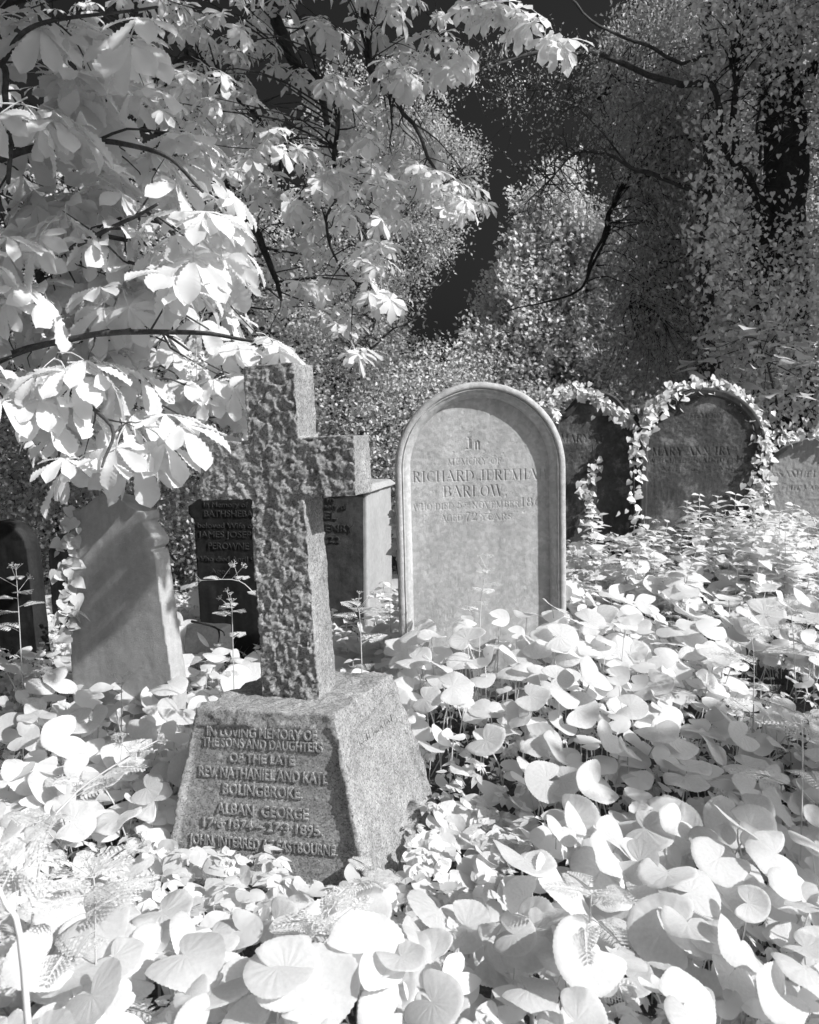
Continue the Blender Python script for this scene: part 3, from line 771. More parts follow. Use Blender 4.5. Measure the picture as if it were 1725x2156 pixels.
# ------------------------------------------------------------------ headstones on the left and in the middle
def build_left_stones():
    # tall weathered slab with scrolled shoulder
    d = 4.0; k = d / FPX
    b = U(262, 1500, d); f = lambda y: zc(y, d)
    X = lambda px: (px - 262) * k * 1.1
    shoulder = [(384, 1700), (382, 1420), (372, 1300), (364, 1180), (362, 1153), (352, 1149), (364, 1140), (366, 1128), (352, 1110), (343, 1100), (341, 1092), (347, 1086), (347, 1070), (330, 1068), (312, 1058), (286, 1040), (262, 1034)]
    right = [(X(a), f(c)) for a, c in shoulder]
    left = [(-x, z) for x, z in right[::-1][1:]]
    pts = right + left
    slab_headstone('scrolled_headstone', 'tall grey weathered headstone with a scrolled shoulder, streaked with light', (b[0], b[1], 0), (R_(1), R_(-1.6), R_(-21)), pts, 0.11, M['sandstone'], voxel=0.0085, amp=0.0012, chip=0.0015)
    # black stone between the slab and the cross
    d = 5.0; k = d / FPX
    b = U(520, 1330, d); f = lambda y: zc(y, d); X = lambda px: (px - 520) * k
    sh = [(622, 1500), (624, 1100), (623, 1090), (632, 1086), (638, 1074), (634, 1060), (622, 1055), (616, 1048), (600, 1044), (575, 1036), (545, 1020), (520, 1014)]
    r = [(X(a), f(c)) for a, c in sh]
    root = slab_headstone('dark_headstone', 'black slate headstone with faded pale lettering behind the granite cross', (b[0], b[1], 0), (R_(1), R_(-1.5), R_(-14)), r + [(-x, z) for x, z in r[::-1][1:]], 0.09, M['slate_dark'], voxel=0.011, amp=0.001)
    sl = [c for c in root.children if c.name.startswith('slab')][0]
    for t, xc, y, cp, w in [("In Memory of", 492, 1064, 11, 100), ("BATHSHEBA", 497, 1084, 13, 110), ("beloved Wife of", 490, 1108, 11, 130), ("JAMES JOSEPH", 493, 1128, 13, 136), ("PEROWNE", 493, 1153, 14, 92), ("Who died April 9", 484, 1179, 11, 132), ("Aged", 470, 1206, 11, 46)]:
        text_object('inscription_line', t, cp * k, w * k, 0.002, M['old_letter'], sl, front_matrix(X(xc), f(y), -0.0015), bold=0.0)
    # tomb pedestal right of the cross shaft
    d = 5.3; k = d / FPX
    b = U(716, 1260, d)
    root = thing('pedestal_tomb', 'square grey pedestal tomb with sunlit flank between the cross and the arched stone', 'tomb', (b[0], b[1] + 0.2, 0), (0, 0, R_(-13)))
    z1 = zc(1026, d)
    w2 = 0.27
    V, F = frustum(w2 * 2, 0.62, w2 * 2 - 0.01, 0.61, z1, z0=-0.2)
    P, N, L = remesh(V, F, 0.016)
    P += N * (0.003 * fbm(P * 9, 4, 61))[:, None]
    mb = MB(); mb.add(P, L); body = mb.obj('body', M['pedestal_sunlit'], root)
    # dark sheet over its front, the shade there put into the colour
    tb = MB(); xs = np.linspace(-w2 + .03, w2 - .03, 60); zs = np.linspace(-0.1, z1 - .015, 100); XX, ZZ = np.meshgrid(xs, zs)
    Q = np.stack([XX, np.zeros_like(XX), ZZ], -1).reshape(-1, 3)
    Q[:, 1] = -0.318 - 0.003 * fbm(Q * 14, 4, 62)
    nx = 60; i, j = np.meshgrid(np.arange(nx - 1), np.arange(99)); a = (j * nx + i).ravel()
    tb.add(Q, np.stack([a, a + 1, a + nx + 1, a + nx], 1))
    tab = tb.obj('shaded_front', M['pedestal'], root)
    for t, xc, y, cp, w in [("In", 0.03, 1056, .035, .05), ("memory of", 0.02, 1070, .036, .24), ("REL", 0.0, 1092, .045, .15), ("HENRY", 0.06, 1118, .045, .24), ("22", 0.05, 1142, .04, .08)]:
        text_object('inscription_line', t, cp, w, 0.002, M['old_letter'], tab, front_matrix(xc, zc(y, 5.15), -0.322), bold=0.0)
    sm = MB()
    e = MB()
    V, F = frustum(w2 * 2 + .05, 0.67, w2 * 2 - 0.02, 0.60, 0.035, z0=0.0)
    P, N, L = remesh(V, F, 0.01); P += N * (0.004 * fbm(P * 12, 3, 63))[:, None]
    e.add(P + np.array([0, 0, z1 - .006]), L); e.obj('cap', M['pedestal_sunlit'], root)
    # dark stones at the far left
    d = 5.0; k = d / FPX
    b = U(20, 1300, d); f = lambda y: zc(y, d)
    o = outline_path('arch', 134 * k, f(1094) + 0.3, 30); o[:, 1] -= 0.3
    slab_headstone('dark_headstone', 'black round-shouldered headstone at the left edge, deep in shade', (b[0], b[1], 0), (0, R_(-3), R_(-14)), [tuple(p) for p in o[::-1]], 0.13, M['slate_dark'], voxel=0.012, amp=0.004)
    d = 5.6; k = d / FPX
    b = U(150, 1280, d); f = lambda y: zc(y, d)
    o = outline_path('arch', 92 * k, f(1120) + 0.3, 30); o[:, 1] -= 0.3
    slab_headstone('dark_headstone', 'small black headstone peeping out behind the tall grey slab', (b[0], b[1], 0), (0, R_(-1), R_(-14)), [tuple(p) for p in o[::-1]], 0.1, M['slate_dark'], voxel=0.012, amp=0.004)
    # broken kerb block
    d = 4.75
    b = U(440, 1330, d)
    root = thing('kerb_block', 'broken pale kerb block lying before the black headstone', 'stone block', (b[0], b[1], b[2] - 0.03), (0, 0, R_(-20)))
    V, F = frustum(0.24, 0.12, 0.23, 0.11, 0.07, z0=-0.1)
    P, N, L = remesh(V, F, 0.008); P += N * (0.006 * fbm(P * 14, 3, 66))[:, None]
    mb = MB(); mb.add(P, L); mb.obj('block', M['kerb'], root)
    mb = MB()
    p = [U(404, 1308, 4.65), U(425, 1312, 4.6), U(455, 1322, 4.58), U(462, 1334, 4.56), U(460, 1352, 4.55)]
    tube(mb, spline(p, 14), np.linspace(.008, .004, 14), 5)
    tube(mb, spline([U(455, 1322, 4.58), U(470, 1330, 4.54), U(473, 1338, 4.53)], 6), .004, 5)
    tag(mb.obj('dead_twig', M['bark_dark']), 'dark crooked twig fallen across the pale kerb block', 'twig')
build_left_stones()
# ------------------------------------------------------------------ leaf templates
def small_leaf(width=0.55, fold=0.10, droop=0.12):
    V = np.array([[0, 0, 0], [.45, width / 2, fold - droop * .2], [.45, 0, -droop * .15], [.45, -width / 2, fold - droop * .2], [1, 0, -droop]], float)
    F = np.array([[0, 2, 1], [0, 3, 2], [1, 2, 4], [2, 3, 4]])
    return V, F

def tiny_leaf(width=0.6, fold=0.12):
    V = np.array([[0, 0, 0], [.48, width / 2, fold], [1, 0, -.08], [.48, -width / 2, fold]], float)
    return V, np.array([[0, 2, 1], [0, 3, 2]])

def lobed_leaf():
    """ivy leaf: five shallow lobes"""
    a = [(0, 0), (-.1, .2), (-.02, .42), (.22, .46), (.42, .40), (.62, .26), (1.0, 0)]
    pts = [(x, y) for x, y in a] + [(x, -y) for x, y in a[-2:0:-1]]
    V = [[.3, 0, .0]] + [[x, y, -.16 * (x - .3) ** 2 + .12 * abs(y)] for x, y in pts]
    n = len(pts)
    return np.array(V, float), np.array([[0, 1 + (i + 1) % n, 1 + i] for i in range(n)])

def palmate(seed, hi=True, nl=7, L=0.17):
    """horse chestnut leaf: petiole along +X, leaflets hanging round its tip"""
    r = np.random.default_rng(seed)
    mb = MB()
    pl = r.uniform(.07, .13)
    tip = np.array([pl, 0, r.uniform(-.01, .02)])
    if hi: tube(mb, spline([(0, 0, 0), (pl * .5, 0, .012), tip], 5), np.linspace(.0026, .0018, 5), 5, cap=False)
    else: tube(mb, np.array([(0, 0, 0), tip]), .0022, 3, cap=False)
    rows, cols = (22, 5) if hi else ((5, 3) if hi is False else (4, 3))
    for i in range(nl):
        q = (i - (nl - 1) / 2) / ((nl - 1) / 2)
        phi = q * math.radians(128) + r.normal(0, .06)
        ln = L * (1.0 - .45 * abs(q) ** 1.4) * r.uniform(.92, 1.08)
        wd = ln * r.uniform(.36, .43)
        dr = math.radians(r.uniform(0, 30) + 8 * abs(q))
        t = np.linspace(0, 1, rows)
        # bend down along the length
        ang = dr + np.linspace(-.15, r.uniform(.15, .65), rows)
        ds = ln / (rows - 1)
        cx = np.concatenate([[0], np.cumsum(np.cos(ang[:-1]) * ds)]); czv = -np.concatenate([[0], np.cumsum(np.sin(ang[:-1]) * ds)])
        prof = np.clip(t, 0, 1) ** .85 * (1 - t ** 5) ** .9
        prof = prof / prof.max() * wd / 2
        prof = prof * (1 - .25 * ss(t, .8, 1.0)) + .0008
        if hi:
            prof = prof * (1 + .045 * np.where(np.arange(rows) % 2 == 0, 1, -1) * (t > .15))
        s = np.linspace(-1, 1, cols)
        fold = r.uniform(.15, .45)
        T, S = np.meshgrid(t, s, indexing='ij')
        W = S * prof[:, None]
        pleat = (np.where(np.arange(rows) % 2 == 0, 1, -1)[:, None] * np.abs(S) ** .6 * (.085 * prof[:, None]) if hi else 0)
        # side veins slant forward
        Xl = cx[:, None] + np.abs(S) * prof[:, None] * .38 * np.cos(ang)[:, None]
        Zl = czv[:, None] + np.abs(W) * fold - 1.3 * (W ** 2) / max(wd, 1e-4) * fold + pleat
        Zl = Zl + .02 * ln * np.sin(T * 9 + r.uniform(0, 6)) * S
        Yl = W
        c, n_ = math.cos(phi), math.sin(phi)
        V = np.stack([tip[0] + Xl * c - Yl * n_, tip[1] + Xl * n_ + Yl * c, tip[2] + Zl], -1).reshape(-1, 3)
        a = (np.arange(rows - 1)[:, None] * cols + np.arange(cols - 1)[None]).ravel()
        mb.add(V, np.stack([a, a + cols, a + cols + 1, a + 1], 1))
    return mb

def mb_template(mb):
    V = np.concatenate(mb.v)
    T = []
    for f in mb.f:
        if f.shape[1] == 3: T.append(f)
        else: T += [f[:, [0, 1, 2]], f[:, [0, 2, 3]]]
    return V, np.concatenate(T)

def butterbur_blade(seed, na=100, rings=(0, .2, .42, .64, .82, .94, 1.0)):
    """round kidney-shaped leaf with a deep notch, attached at the origin; +X points to the leaf tip"""
    r = np.random.default_rng(seed)
    th = np.linspace(-math.pi, math.pi, na, endpoint=False) + math.pi / na
    off = math.pi - np.abs(th)                      # angle away from the notch
    notch = ss(off, .06, r.uniform(.55, 1.0))
    rad = .10 + .90 * notch
    rad *= 1 + .16 * np.cos(th) * r.uniform(-.3, 1) + .03 * np.sin(2 * th + r.uniform(0, 6)) + .025 * np.sin(3 * th + r.uniform(0, 6))
    rad *= 1 + .10 * np.exp(-((off - .75) / .35) ** 2)
    fine = len(rings) > 5
    teeth = np.where(np.arange(na) % 2 == 0, .013, -.013) if fine else np.zeros(na)
    cup = r.uniform(-.22, .14); sad = r.uniform(-.13, .13); ph = r.uniform(0, 6); wv = r.uniform(.02, .075); k = r.integers(3, 6)
    foldv = r.uniform(-.05, .18)
    V = []
    veins = np.array([-2.5, -1.75, -1.1, -.52, 0, .52, 1.1, 1.75, 2.5]) + r.normal(0, .05, 9)
    for i, q in enumerate(rings):
        if i == 0: continue
        R = rad * q
        if i == len(rings) - 1: R = R * (1 + teeth)
        z = cup * R ** 2 + sad * R ** 2 * np.sin(2 * th + ph) + wv * R ** 3 * np.sin(k * th + ph * 2) + foldv * np.abs(np.sin(th)) * R * .45
        if fine:
            dv = np.min(np.abs(th[:, None] - veins[None]), 1)
            z = z - .011 * np.exp(-(dv * np.maximum(R, .12) / .022) ** 2) * (1 - .6 * q) + .005 * R * np.sin(38 * q - 9 * dv)
            z = z + .010 * R * np.sin(17 * th + 9 * q) * np.sin(14 * q + ph)
        if i == len(rings) - 1: z = z - r.uniform(.0, .05) * (rad > .4)
        V.append(np.stack([R * np.cos(th), R * np.sin(th), z], 1))
    V = np.vstack([[[0, 0, 0]], np.concatenate(V)])
    nr = len(rings) - 1
    F3 = [[0, 1 + j, 1 + j + 1] for j in range(na - 1)]
    mb = MB(); mb.add(V, F3)
    i, j = np.meshgrid(np.arange(nr - 1), np.arange(na - 1), indexing='ij')
    a = (1 + i * na + j).ravel()
    mb.f.append(np.stack([a, a + na, a + na + 1, a + 1], 1))
    return mb

# ------------------------------------------------------------------ where nothing may grow
STONES = []   # (x, y, half width, half depth, angle)
def foot(D, y, d, hw, hd, ang): 
    p = U(D, y, d); STONES.append((p[0], p[1] + hd * .9, hw, hd, R_(ang)))
STONES.append((-0.372, 2.915, .39, .32, R_(-16)))
foot(1023, 1420, 4.0, .42, .07, 0); foot(1474, 1250, 5.6, .42, .07, -4); foot(1243, 1250, 5.75, .3, .07, -4); foot(1706, 1200, 5.9, .33, .07, -6)
foot(262, 1500, 4.0, .3, .07, -17); foot(520, 1330, 5.0, .33, .06, -14); foot(716, 1260, 5.3, .3, .32, -13); foot(20, 1300, 5.0, .2, .07, -14)
def clear_of_stones(x, y, pad):
    ok = np.ones(len(x), bool)
    for cx, cy_, hw, hd, a in STONES:
        dx, dy = x - cx, y - cy_
        lx = dx * math.cos(a) + dy * math.sin(a); ly = -dx * math.sin(a) + dy * math.cos(a)
        ok &= ~((np.abs(lx) < hw + pad) & (np.abs(ly) < hd + pad))
    return ok

def poisson(x0, x1, y0, y1, r, n, keep, rng):
    """dart throwing on a grid"""
    cell = r / math.sqrt(2); grid = {}; out = []
    C = np.stack([rng.uniform(x0, x1, n), rng.uniform(y0, y1, n)], 1)
    C = C[keep(C[:, 0], C[:, 1])]
    for x, y in C:
        i, j = int(x // cell), int(y // cell); ok = True
        for a in range(i - 2, i + 3):
            for b in range(j - 2, j + 3):
                q = grid.get((a, b))
                if q and (q[0] - x) ** 2 + (q[1] - y) ** 2 < r * r: ok = False; break
            if not ok: break
        if ok: grid[(i, j)] = (x, y); out.append((x, y))
    return np.array(out)

def in_view(x, y, m=.25):
    return (np.abs(x) < .52 * y + m) & (y > 1.0)

# ------------------------------------------------------------------ butterbur carpet
def butterbur():
    rng = np.random.default_rng(5)
    def keep(x, y):
        k = in_view(x, y, .35) & (y < 6.6)
        left = (x < -.55) & (y > 3.35) & ~((x > -1.8) & (x < -.9) & (y < 3.92))
        edge = x < (-.95 - .12 * (y - 2.6))
        k &= ~(left & (rng.random(len(x)) < .88))
        k &= ~((edge & (y > 2.9)) & (rng.random(len(x)) < .6))
        P = np.stack([x * 1.7, y * 1.7, np.zeros_like(x)], 1)
        k &= (fbm(P, 2, 77) > -.72) | ((x > -.2) & (x < 1.0) & (y > 3.3) & (y < 3.95))
        k &= ~((y > 4.6) & (rng.random(len(x)) < .45))
        return k & clear_of_stones(x, y, .03)
    C = poisson(-4, 4, .95, 6.6, .054, 60000, keep, rng)
    n = len(C)
    size = np.clip(rng.normal(.060, .017, n), .030, .105) * (1.08 - .10 * np.clip((C[:, 1] - 1.5) / 4, 0, 1))
    hgt = rng.uniform(.10, .32, n) * (.8 + size * 3.6)
    hgt = np.minimum(hgt, .38)
    size = np.where(C[:, 1] < 1.75, np.minimum(size, .076), size)
    # a low fringe close to the plinth so its lettering stays in view
    near = (C[:, 0] > -1.1) & (C[:, 0] < .3) & (C[:, 1] < 2.75) & (C[:, 1] > 1.9)
    front = near & (C[:, 1] > 2.2)
    hgt[front] = np.minimum(hgt[front], .07 + .06 * rng.random(front.sum()))
    size[front] = np.minimum(size[front], .06)
    mid = near & ~front
    hgt[mid] = np.minimum(hgt[mid], .20)
    side = (C[:, 0] > -.12) & (C[:, 0] < .42) & (C[:, 1] > 2.35) & (C[:, 1] < 3.1)
    hgt[side] = np.minimum(hgt[side], .07 + .05 * rng.random(side.sum())); size[side] = np.minimum(size[side], .062)
    foot_ = (C[:, 0] > -.15) & (C[:, 0] < 1.0) & (C[:, 1] > 3.25) & (C[:, 1] < 3.95)
    hgt[foot_] += .06 + .08 * ss(C[foot_, 1], 3.4, 3.8)
    nb = np.stack([rng.normal(.28, .28, n), rng.normal(-.72, .28, n), np.ones(n) * rng.uniform(.65, 1.05, n)], 1)
    az = rng.uniform(0, 2 * math.pi, n)
    D = np.stack([np.cos(az), np.sin(az), np.zeros(n)], 1)
    # leaf tips lean away from the stalk, mostly downhill of the blade's tilt
    D = unit(D + np.stack([nb[:, 0], nb[:, 1], 0 * az], 1) * 1.2)
    Rm = frames(D, unit(nb))
    base = np.stack([C[:, 0], C[:, 1], gz(C[:, 0], C[:, 1])], 1)
    lean = np.stack([rng.normal(0, .05, n), rng.normal(-.02, .05, n), hgt], 1)
    top = base + lean
    pj = proj(top)
    inside = (pj[:, 0] > -60) & (pj[:, 0] < 1785) & (pj[:, 1] < 2230)
    score = size / pj[:, 2] * (hgt + .1) * inside
    order = np.argsort(-score)
    blades = [butterbur_blade(100 + i).mesh('butterbur_blade', M['butterbur']) for i in range(26)]
    tocam = unit(CAM - top)
    face = np.abs((Rm[:, :, 2] * tocam).sum(1))
    q1, q2 = np.quantile(size[order[:290]], [.3, .72])
    def zone(q):
        x, y = C[q]
        if y > 3.3 and x > .9: z, g = 'below the ivy-wreathed stones', 'on the bank below the ivy-wreathed stones'
        elif x < -.55 and y > 2.55: z, g = 'between the plinth and the scrolled headstone', 'beside the scrolled headstone'
        elif y > 2.95 and x < -.05: z, g = 'between cross and arched stone', 'between the cross and the arched stone'
        elif y > 2.75: z, g = 'at the foot of the pale arched headstone', 'below the pale arched headstone'
        elif y < 1.8 and x < -.2: z, g = 'at the bottom edge below the plinth lettering', 'along the bottom edge below the plinth'
        elif y < 1.8: z, g = 'at the bottom edge right of the plinth', 'along the bottom edge right of the plinth'
        elif x > .75: z, g = 'near the shadow patch by the right edge', 'round the shadow patch by the right edge'
        elif x > -.02: z, g = 'in the carpet just right of the cross plinth', 'just right of the cross plinth'
        elif x < -.75: z, g = 'left of the plinth among cow parsley', 'left of the plinth'
        else: z, g = 'close before the inscribed plinth face', 'before the inscribed plinth face'
        s = 'small' if size[q] < q1 else ('large' if size[q] > q2 else 'middling')
        p = 'facing us' if face[q] > .8 else ('half tilted' if face[q] > .45 else 'nearly edge-on')
        return '%s round butterbur leaf %s, %s' % (s, p, z), 'butterbur leaves ' + g
    NI = 290
    for q in order[:NI]:
        lab, grp = zone(q)
        t = thing('butterbur_leaf', lab, 'leaf', tuple(base[q]), group=grp)
        bl = link('blade', blades[rng.integers(len(blades))], t)
        m = Matrix([list(Rm[q][0]) + [lean[q][0]], list(Rm[q][1]) + [lean[q][1]], list(Rm[q][2]) + [lean[q][2]], [0, 0, 0, 1]])
        bl.matrix_local = m @ Matrix.Scale(size[q], 4)
        mb = MB()
        u = lean[q]; drop = -Rm[q][:, 2] * .03
        tube(mb, spline([(0, 0, -.03), (u[0] * .2, u[1] * .2, u[2] * .5), tuple(u + drop), tuple(u)], 6), np.linspace(.0045, .0028, 6) * (size[q] / .1), 5, cap=False)
        mb.obj('stalk', M['stalk'], t)
    rest = order[NI:]
    mb = MB(); st = MB()
    lows = [mb_template(butterbur_blade(300 + i, 26, (0, .6, 1.0))) for i in range(8)]
    pick = rng.integers(0, 8, n)
    for i in range(8):
        s = rest[pick[rest] == i]
        stamp(mb, lows[i], Rm[s], size[s], top[s])
    for q in rest:
        tube(st, np.array([base[q], top[q]]), .0028, 3, cap=False)
    me = mb.mesh('butterbur_carpet', M['butterbur'])
    me.materials.append(M['stalk'])
    o = link('butterbur_carpet', me)
    tag(o, 'lower and farther pale butterbur leaves of the white carpet', 'leaf carpet', kind='stuff')
    tag(st.obj('butterbur_stalks', M['stalk']), 'thin leaf stalks under the butterbur carpet', 'leaf stalks', kind='stuff')
    return n
NB = butterbur()

# ------------------------------------------------------------------ low ground cover: ground elder, nettles, grass
def elder_template(seed, wide=1.0):
    """one ternate leaf: three groups of three toothed leaflets on a stalk top"""
    r = np.random.default_rng(seed); V, F = [], []; n = 0
    for g, a in enumerate((-1.25, 0, 1.25)):
        gx = np.array([math.cos(a), math.sin(a), 0]) * (.30 if g != 1 else .42)
        for b in (-.95, 0, .95):
            aa = a + b + r.normal(0, .12); ln = (.52 if b else .66) * r.uniform(.8, 1.15)
            d = np.array([math.cos(aa), math.sin(aa), -r.uniform(.1, .5)]); s = np.array([-math.sin(aa), math.cos(aa), 0])
            w = ln * .30 * wide
            rows = [(0, 0), (.3, .95), (.62, .75), (1, 0)]
            P = [gx + d * ln * t + s * w * k + np.array([0, 0, .12 * k * w - .12 * t * t * ln]) for t, k in rows] + \
                [gx + d * ln * t - s * w * k + np.array([0, 0, .12 * k * w - .12 * t * t * ln]) for t, k in rows[-2:0:-1]]
            m = len(P)
            c = gx + d * ln * .45 + np.array([0, 0, -.03])
            V += [c] + P
            F += [[n, n + 1 + (i + 1) % m, n + 1 + i] for i in range(m)]
            n += m + 1
    return np.array(V), np.array(F)

def ground_cover():
    rng = np.random.default_rng(9)
    T = [elder_template(i, w) for i, w in enumerate((1.0, 1.2, .9, 1.1, 1.3))]
    n = 11500
    x = rng.uniform(-4.2, 4.2, n * 2); y = 1.0 + 6.4 * rng.random(n * 2) ** .9
    P = np.stack([x * 2.2, y * 2.2, np.zeros_like(x)], 1)
    dens = .58 + .4 * fbm(P, 2, 44)
    dens = np.where((x < -.6) & (y > 3.2), .8, dens)
    dens = np.where((y > 4.3), .85, dens)
    k = in_view(x, y, .3) & clear_of_stones(x, y, .01) & (rng.random(len(x)) < dens)
    x, y = x[k], y[k]; n = len(x)
    back = ss(y, 3.6, 5.4) * (x > .3)
    h = rng.uniform(.05, .22, n) + back * rng.uniform(.0, .22, n)
    leftback = (x < -.9) & (y > 3.6)
    h[leftback] *= .8
    near = (x > -1.1) & (x < .42) & (y < 3.05) & (y > 2.1); h[near] = np.minimum(h[near], .14)
    top = np.stack([x, y, gz(x, y) + h], 1)
    N = unit(np.stack([rng.normal(.2, .35, n), rng.normal(-.3, .35, n), np.ones(n)], 1))
    a = rng.uniform(0, 6.28, n)
    Rm = frames(np.stack([np.cos(a), np.sin(a), 0 * a], 1), N)
    s = rng.uniform(.035, .085, n)
    mb = MB(); pick = rng.integers(0, 5, n)
    for i in range(5):
        q = pick == i
        stamp(mb, T[i], Rm[q], s[q], top[q])
    tag(mb.obj('ground_elder', M['cover'], smooth=False), 'low toothed ground elder filling the gaps between the butterbur leaves', 'ground cover', kind='stuff')
    # grass on the shaded left
    n = 5200
    x = rng.uniform(-4.5, -.6, n); y = rng.uniform(2.9, 8, n)
    k = in_view(x, y, .4) & clear_of_stones(x, y, .0) & (x < -.75 + .3 * rng.random(n)); x, y = x[k], y[k]; n = len(x)
    V = np.array([[0, -.5, 0], [0, .5, 0], [.12, -.35, .5], [.12, .35, .5], [.45, 0, 1.0]]); V[:, 1] *= .035
    F = np.array([[0, 1, 3], [0, 3, 2], [2, 3, 4]])
    a = rng.uniform(0, 6.28, n)
    N = unit(np.stack([rng.normal(0, .2, n), rng.normal(0, .2, n), np.ones(n)], 1))
    mb = MB(); stamp(mb, (V, F), frames(np.stack([np.cos(a), np.sin(a), 0 * a], 1), N), rng.uniform(.10, .28, n), np.stack([x, y, gz(x, y) - .01], 1))
    tag(mb.obj('grass', M['grass']), 'rough shaded grass round the left headstones', 'grass', kind='stuff')
    # fallen leaf litter on the soil
    n = 3500
    x = rng.uniform(-4, 4, n); y = rng.uniform(1, 7, n); k = in_view(x, y, .3) & clear_of_stones(x, y, 0); x, y = x[k], y[k]; n = len(x)
    a = rng.uniform(0, 6.28, n); N = unit(np.stack([rng.normal(0, .4, n), rng.normal(0, .4, n), np.ones(n)], 1))
    mb = MB(); stamp(mb, small_leaf(.6, .12, .2), frames(np.stack([np.cos(a), np.sin(a), 0 * a], 1), N), rng.uniform(.03, .08, n), np.stack([x, y, gz(x, y) + .012], 1))
    tag(mb.obj('leaf_litter', M['litter']), 'dark dead leaf litter on the bare soil', 'leaf litter', kind='stuff')
ground_cover()

def nettle(loc, h, seed, label, group, lean=(0, 0)):
    """upright stem with opposite pairs of toothed pointed leaves"""
    r = np.random.default_rng(seed)
    t = thing('nettle', label, 'plant', loc, group=group)
    P = spline([(0, 0, -.02), (lean[0] * .3 + r.normal(0, .01), lean[1] * .3, h * .5), (lean[0], lean[1], h)], 8)
    mb = MB(); tube(mb, P, np.linspace(.004, .0015, 8), 5)
    mb.obj('stem', M['stalk'], t)
    lf = MB(); T = small_leaf(.55, .05, .22)
    e = np.array([[0, 0, 0], [.16, .2, .03], [.3, .28, .04], [.34, .33, .03], [.52, .27, .0], [.56, .3, -.01], [.76, .16, -.1], [1, 0, -.22], [.76, -.16, -.1], [.56, -.3, -.01], [.52, -.27, 0], [.34, -.33, .03], [.3, -.28, .04], [.16, -.2, .03], [.42, 0, -.02]])
    T = (e, np.array([[14, i, (i + 1) % 14] for i in range(14)]))
    D, N, S, Q = [], [], [], []
    nn = int(h / .035)
    for i in range(2, nn + 1):
        f = i / nn; p = P[min(7, int(f * 7))] * (1 - (f * 7) % 1) + P[min(7, int(f * 7) + 1)] * ((f * 7) % 1)
        a0 = (i % 2) * math.pi / 2 + r.normal(0, .3)
        for k in (0, 1):
            a = a0 + k * math.pi
            D.append([math.cos(a), math.sin(a), r.uniform(-.2, .5)]); N.append([r.normal(.1, .2), r.normal(-.2, .2), 1])
            S.append(h * .26 * (1.1 - .75 * f ** 2) * r.uniform(.7, 1.1) + .012); Q.append(p)
    stamp(lf, T, frames(np.array(D), np.array(N)), np.array(S), np.array(Q))
    lf.obj('leaves', M['cover'], t, smooth=False)
    return t

def nettles():
    rng = np.random.default_rng(31)
    for i in range(46):
        D = rng.uniform(1205, 1700); d = rng.uniform(4.55, 5.35)
        p = U(D, 1200, d); z = float(gz(p[0], p[1]))
        hh = rng.uniform(.34, .62)
        nlab = lambda D, i: ('%s leafy nettle stem %s' % ('tall' if hh > .5 else 'short', 'at the foot of the dark ogee headstone' if D < 1330 else 'before the blackened arched headstone' if D < 1600 else 'before the grey stone at the right edge'), 'nettles before the ivy-wreathed headstones')
        nettle((p[0], p[1], z), hh, 500 + i, *nlab(D, i), (rng.normal(0, .05), rng.normal(0, .05)))
    for i in range(16):
        D = rng.uniform(700, 850); d = rng.uniform(3.9, 4.9)
        p = U(D, 1250, d); z = float(gz(p[0], p[1]))
        nettle((p[0], p[1], z), rng.uniform(.35, .62), 600 + i, 'upright leafy nettle stem between the cross and the arched headstone', 'nettles between the cross and the arched headstone', (rng.normal(0, .05), rng.normal(0, .05)))
    for i in range(22):
        D = rng.uniform(20, 440); d = rng.uniform(4.3, 6.0)
        p = U(D, 1300, d)
        if not clear_of_stones(np.array([p[0]]), np.array([p[1]]), .02)[0]: continue
        z = float(gz(p[0], p[1]))
        nettle((p[0], p[1], z), rng.uniform(.2, .42), 700 + i, 'small shaded leafy stem among the left headstones', 'leafy stems among the left headstones', (rng.normal(0, .05), rng.normal(0, .05)))
nettles()

def fern_leaf(mb, p0, d0, n0, ln, r):
    """a bipinnate cow parsley frond of small toothed leaflets"""
    d0 = unit(d0); s0 = unit(np.cross(n0, d0)); n0 = np.cross(d0, s0)
    rib = np.array([p0 + d0 * ln * t + n0 * (-.25 * ln * t * t) for t in np.linspace(0, 1, 7)])
    tube(mb, rib, np.linspace(.0018, .0006, 7) * (ln / .2) ** .5, 3, cap=False)
    D, N, S, Q = [], [], [], []
    for t in np.linspace(.22, 1, 9):
        p = p0 + d0 * ln * t + n0 * (-.25 * ln * t * t)
        pl = ln * .48 * (1.05 - t) + .012
        for sd in (-1, 1):
            dd = unit(d0 * .75 + s0 * sd - n0 * .25 * t)
            ss_ = unit(np.cross(n0, dd))
            for u in np.linspace(.2, 1, 6):
                q = p + dd * pl * u
                for s2 in (-1, 1):
                    D.append(unit(dd * .9 + ss_ * s2)); N.append(n0 + r.normal(0, .25, 3)); S.append(pl * .30 * (1.15 - u) + .005); Q.append(q)
    stamp(mb, small_leaf(.36, .04, .15), frames(np.array(D), np.array(N)), np.array(S), np.array(Q))

def umbel(mb, p, d, size, r):
    d = unit(d); a = unit(np.cross(d, [.3, .5, .8])); b = np.cross(d, a)
    D, N, S, Q = [], [], [], []
    for i in range(9):
        th = i * 2.4; rr = size * math.sqrt((i + .5) / 9)
        e = p + d * size * .8 + (a * math.cos(th) + b * math.sin(th)) * rr
        tube(mb, np.array([p, (p + e) / 2 + d * size * .1, e]), .0007, 3, cap=False)
        for k in range(9):
            t2 = r.uniform(0, 6.28); q = e + (a * math.cos(t2) + b * math.sin(t2)) * r.uniform(0, size * .2) + d * r.uniform(0, size * .1)
            D.append(r.normal(0, 1, 3)); N.append(d + r.normal(0, .5, 3)); S.append(size * .16); Q.append(q)
    stamp(mb, small_leaf(.9, .05, .05), frames(np.array(D), np.array(N)), np.array(S), np.array(Q))

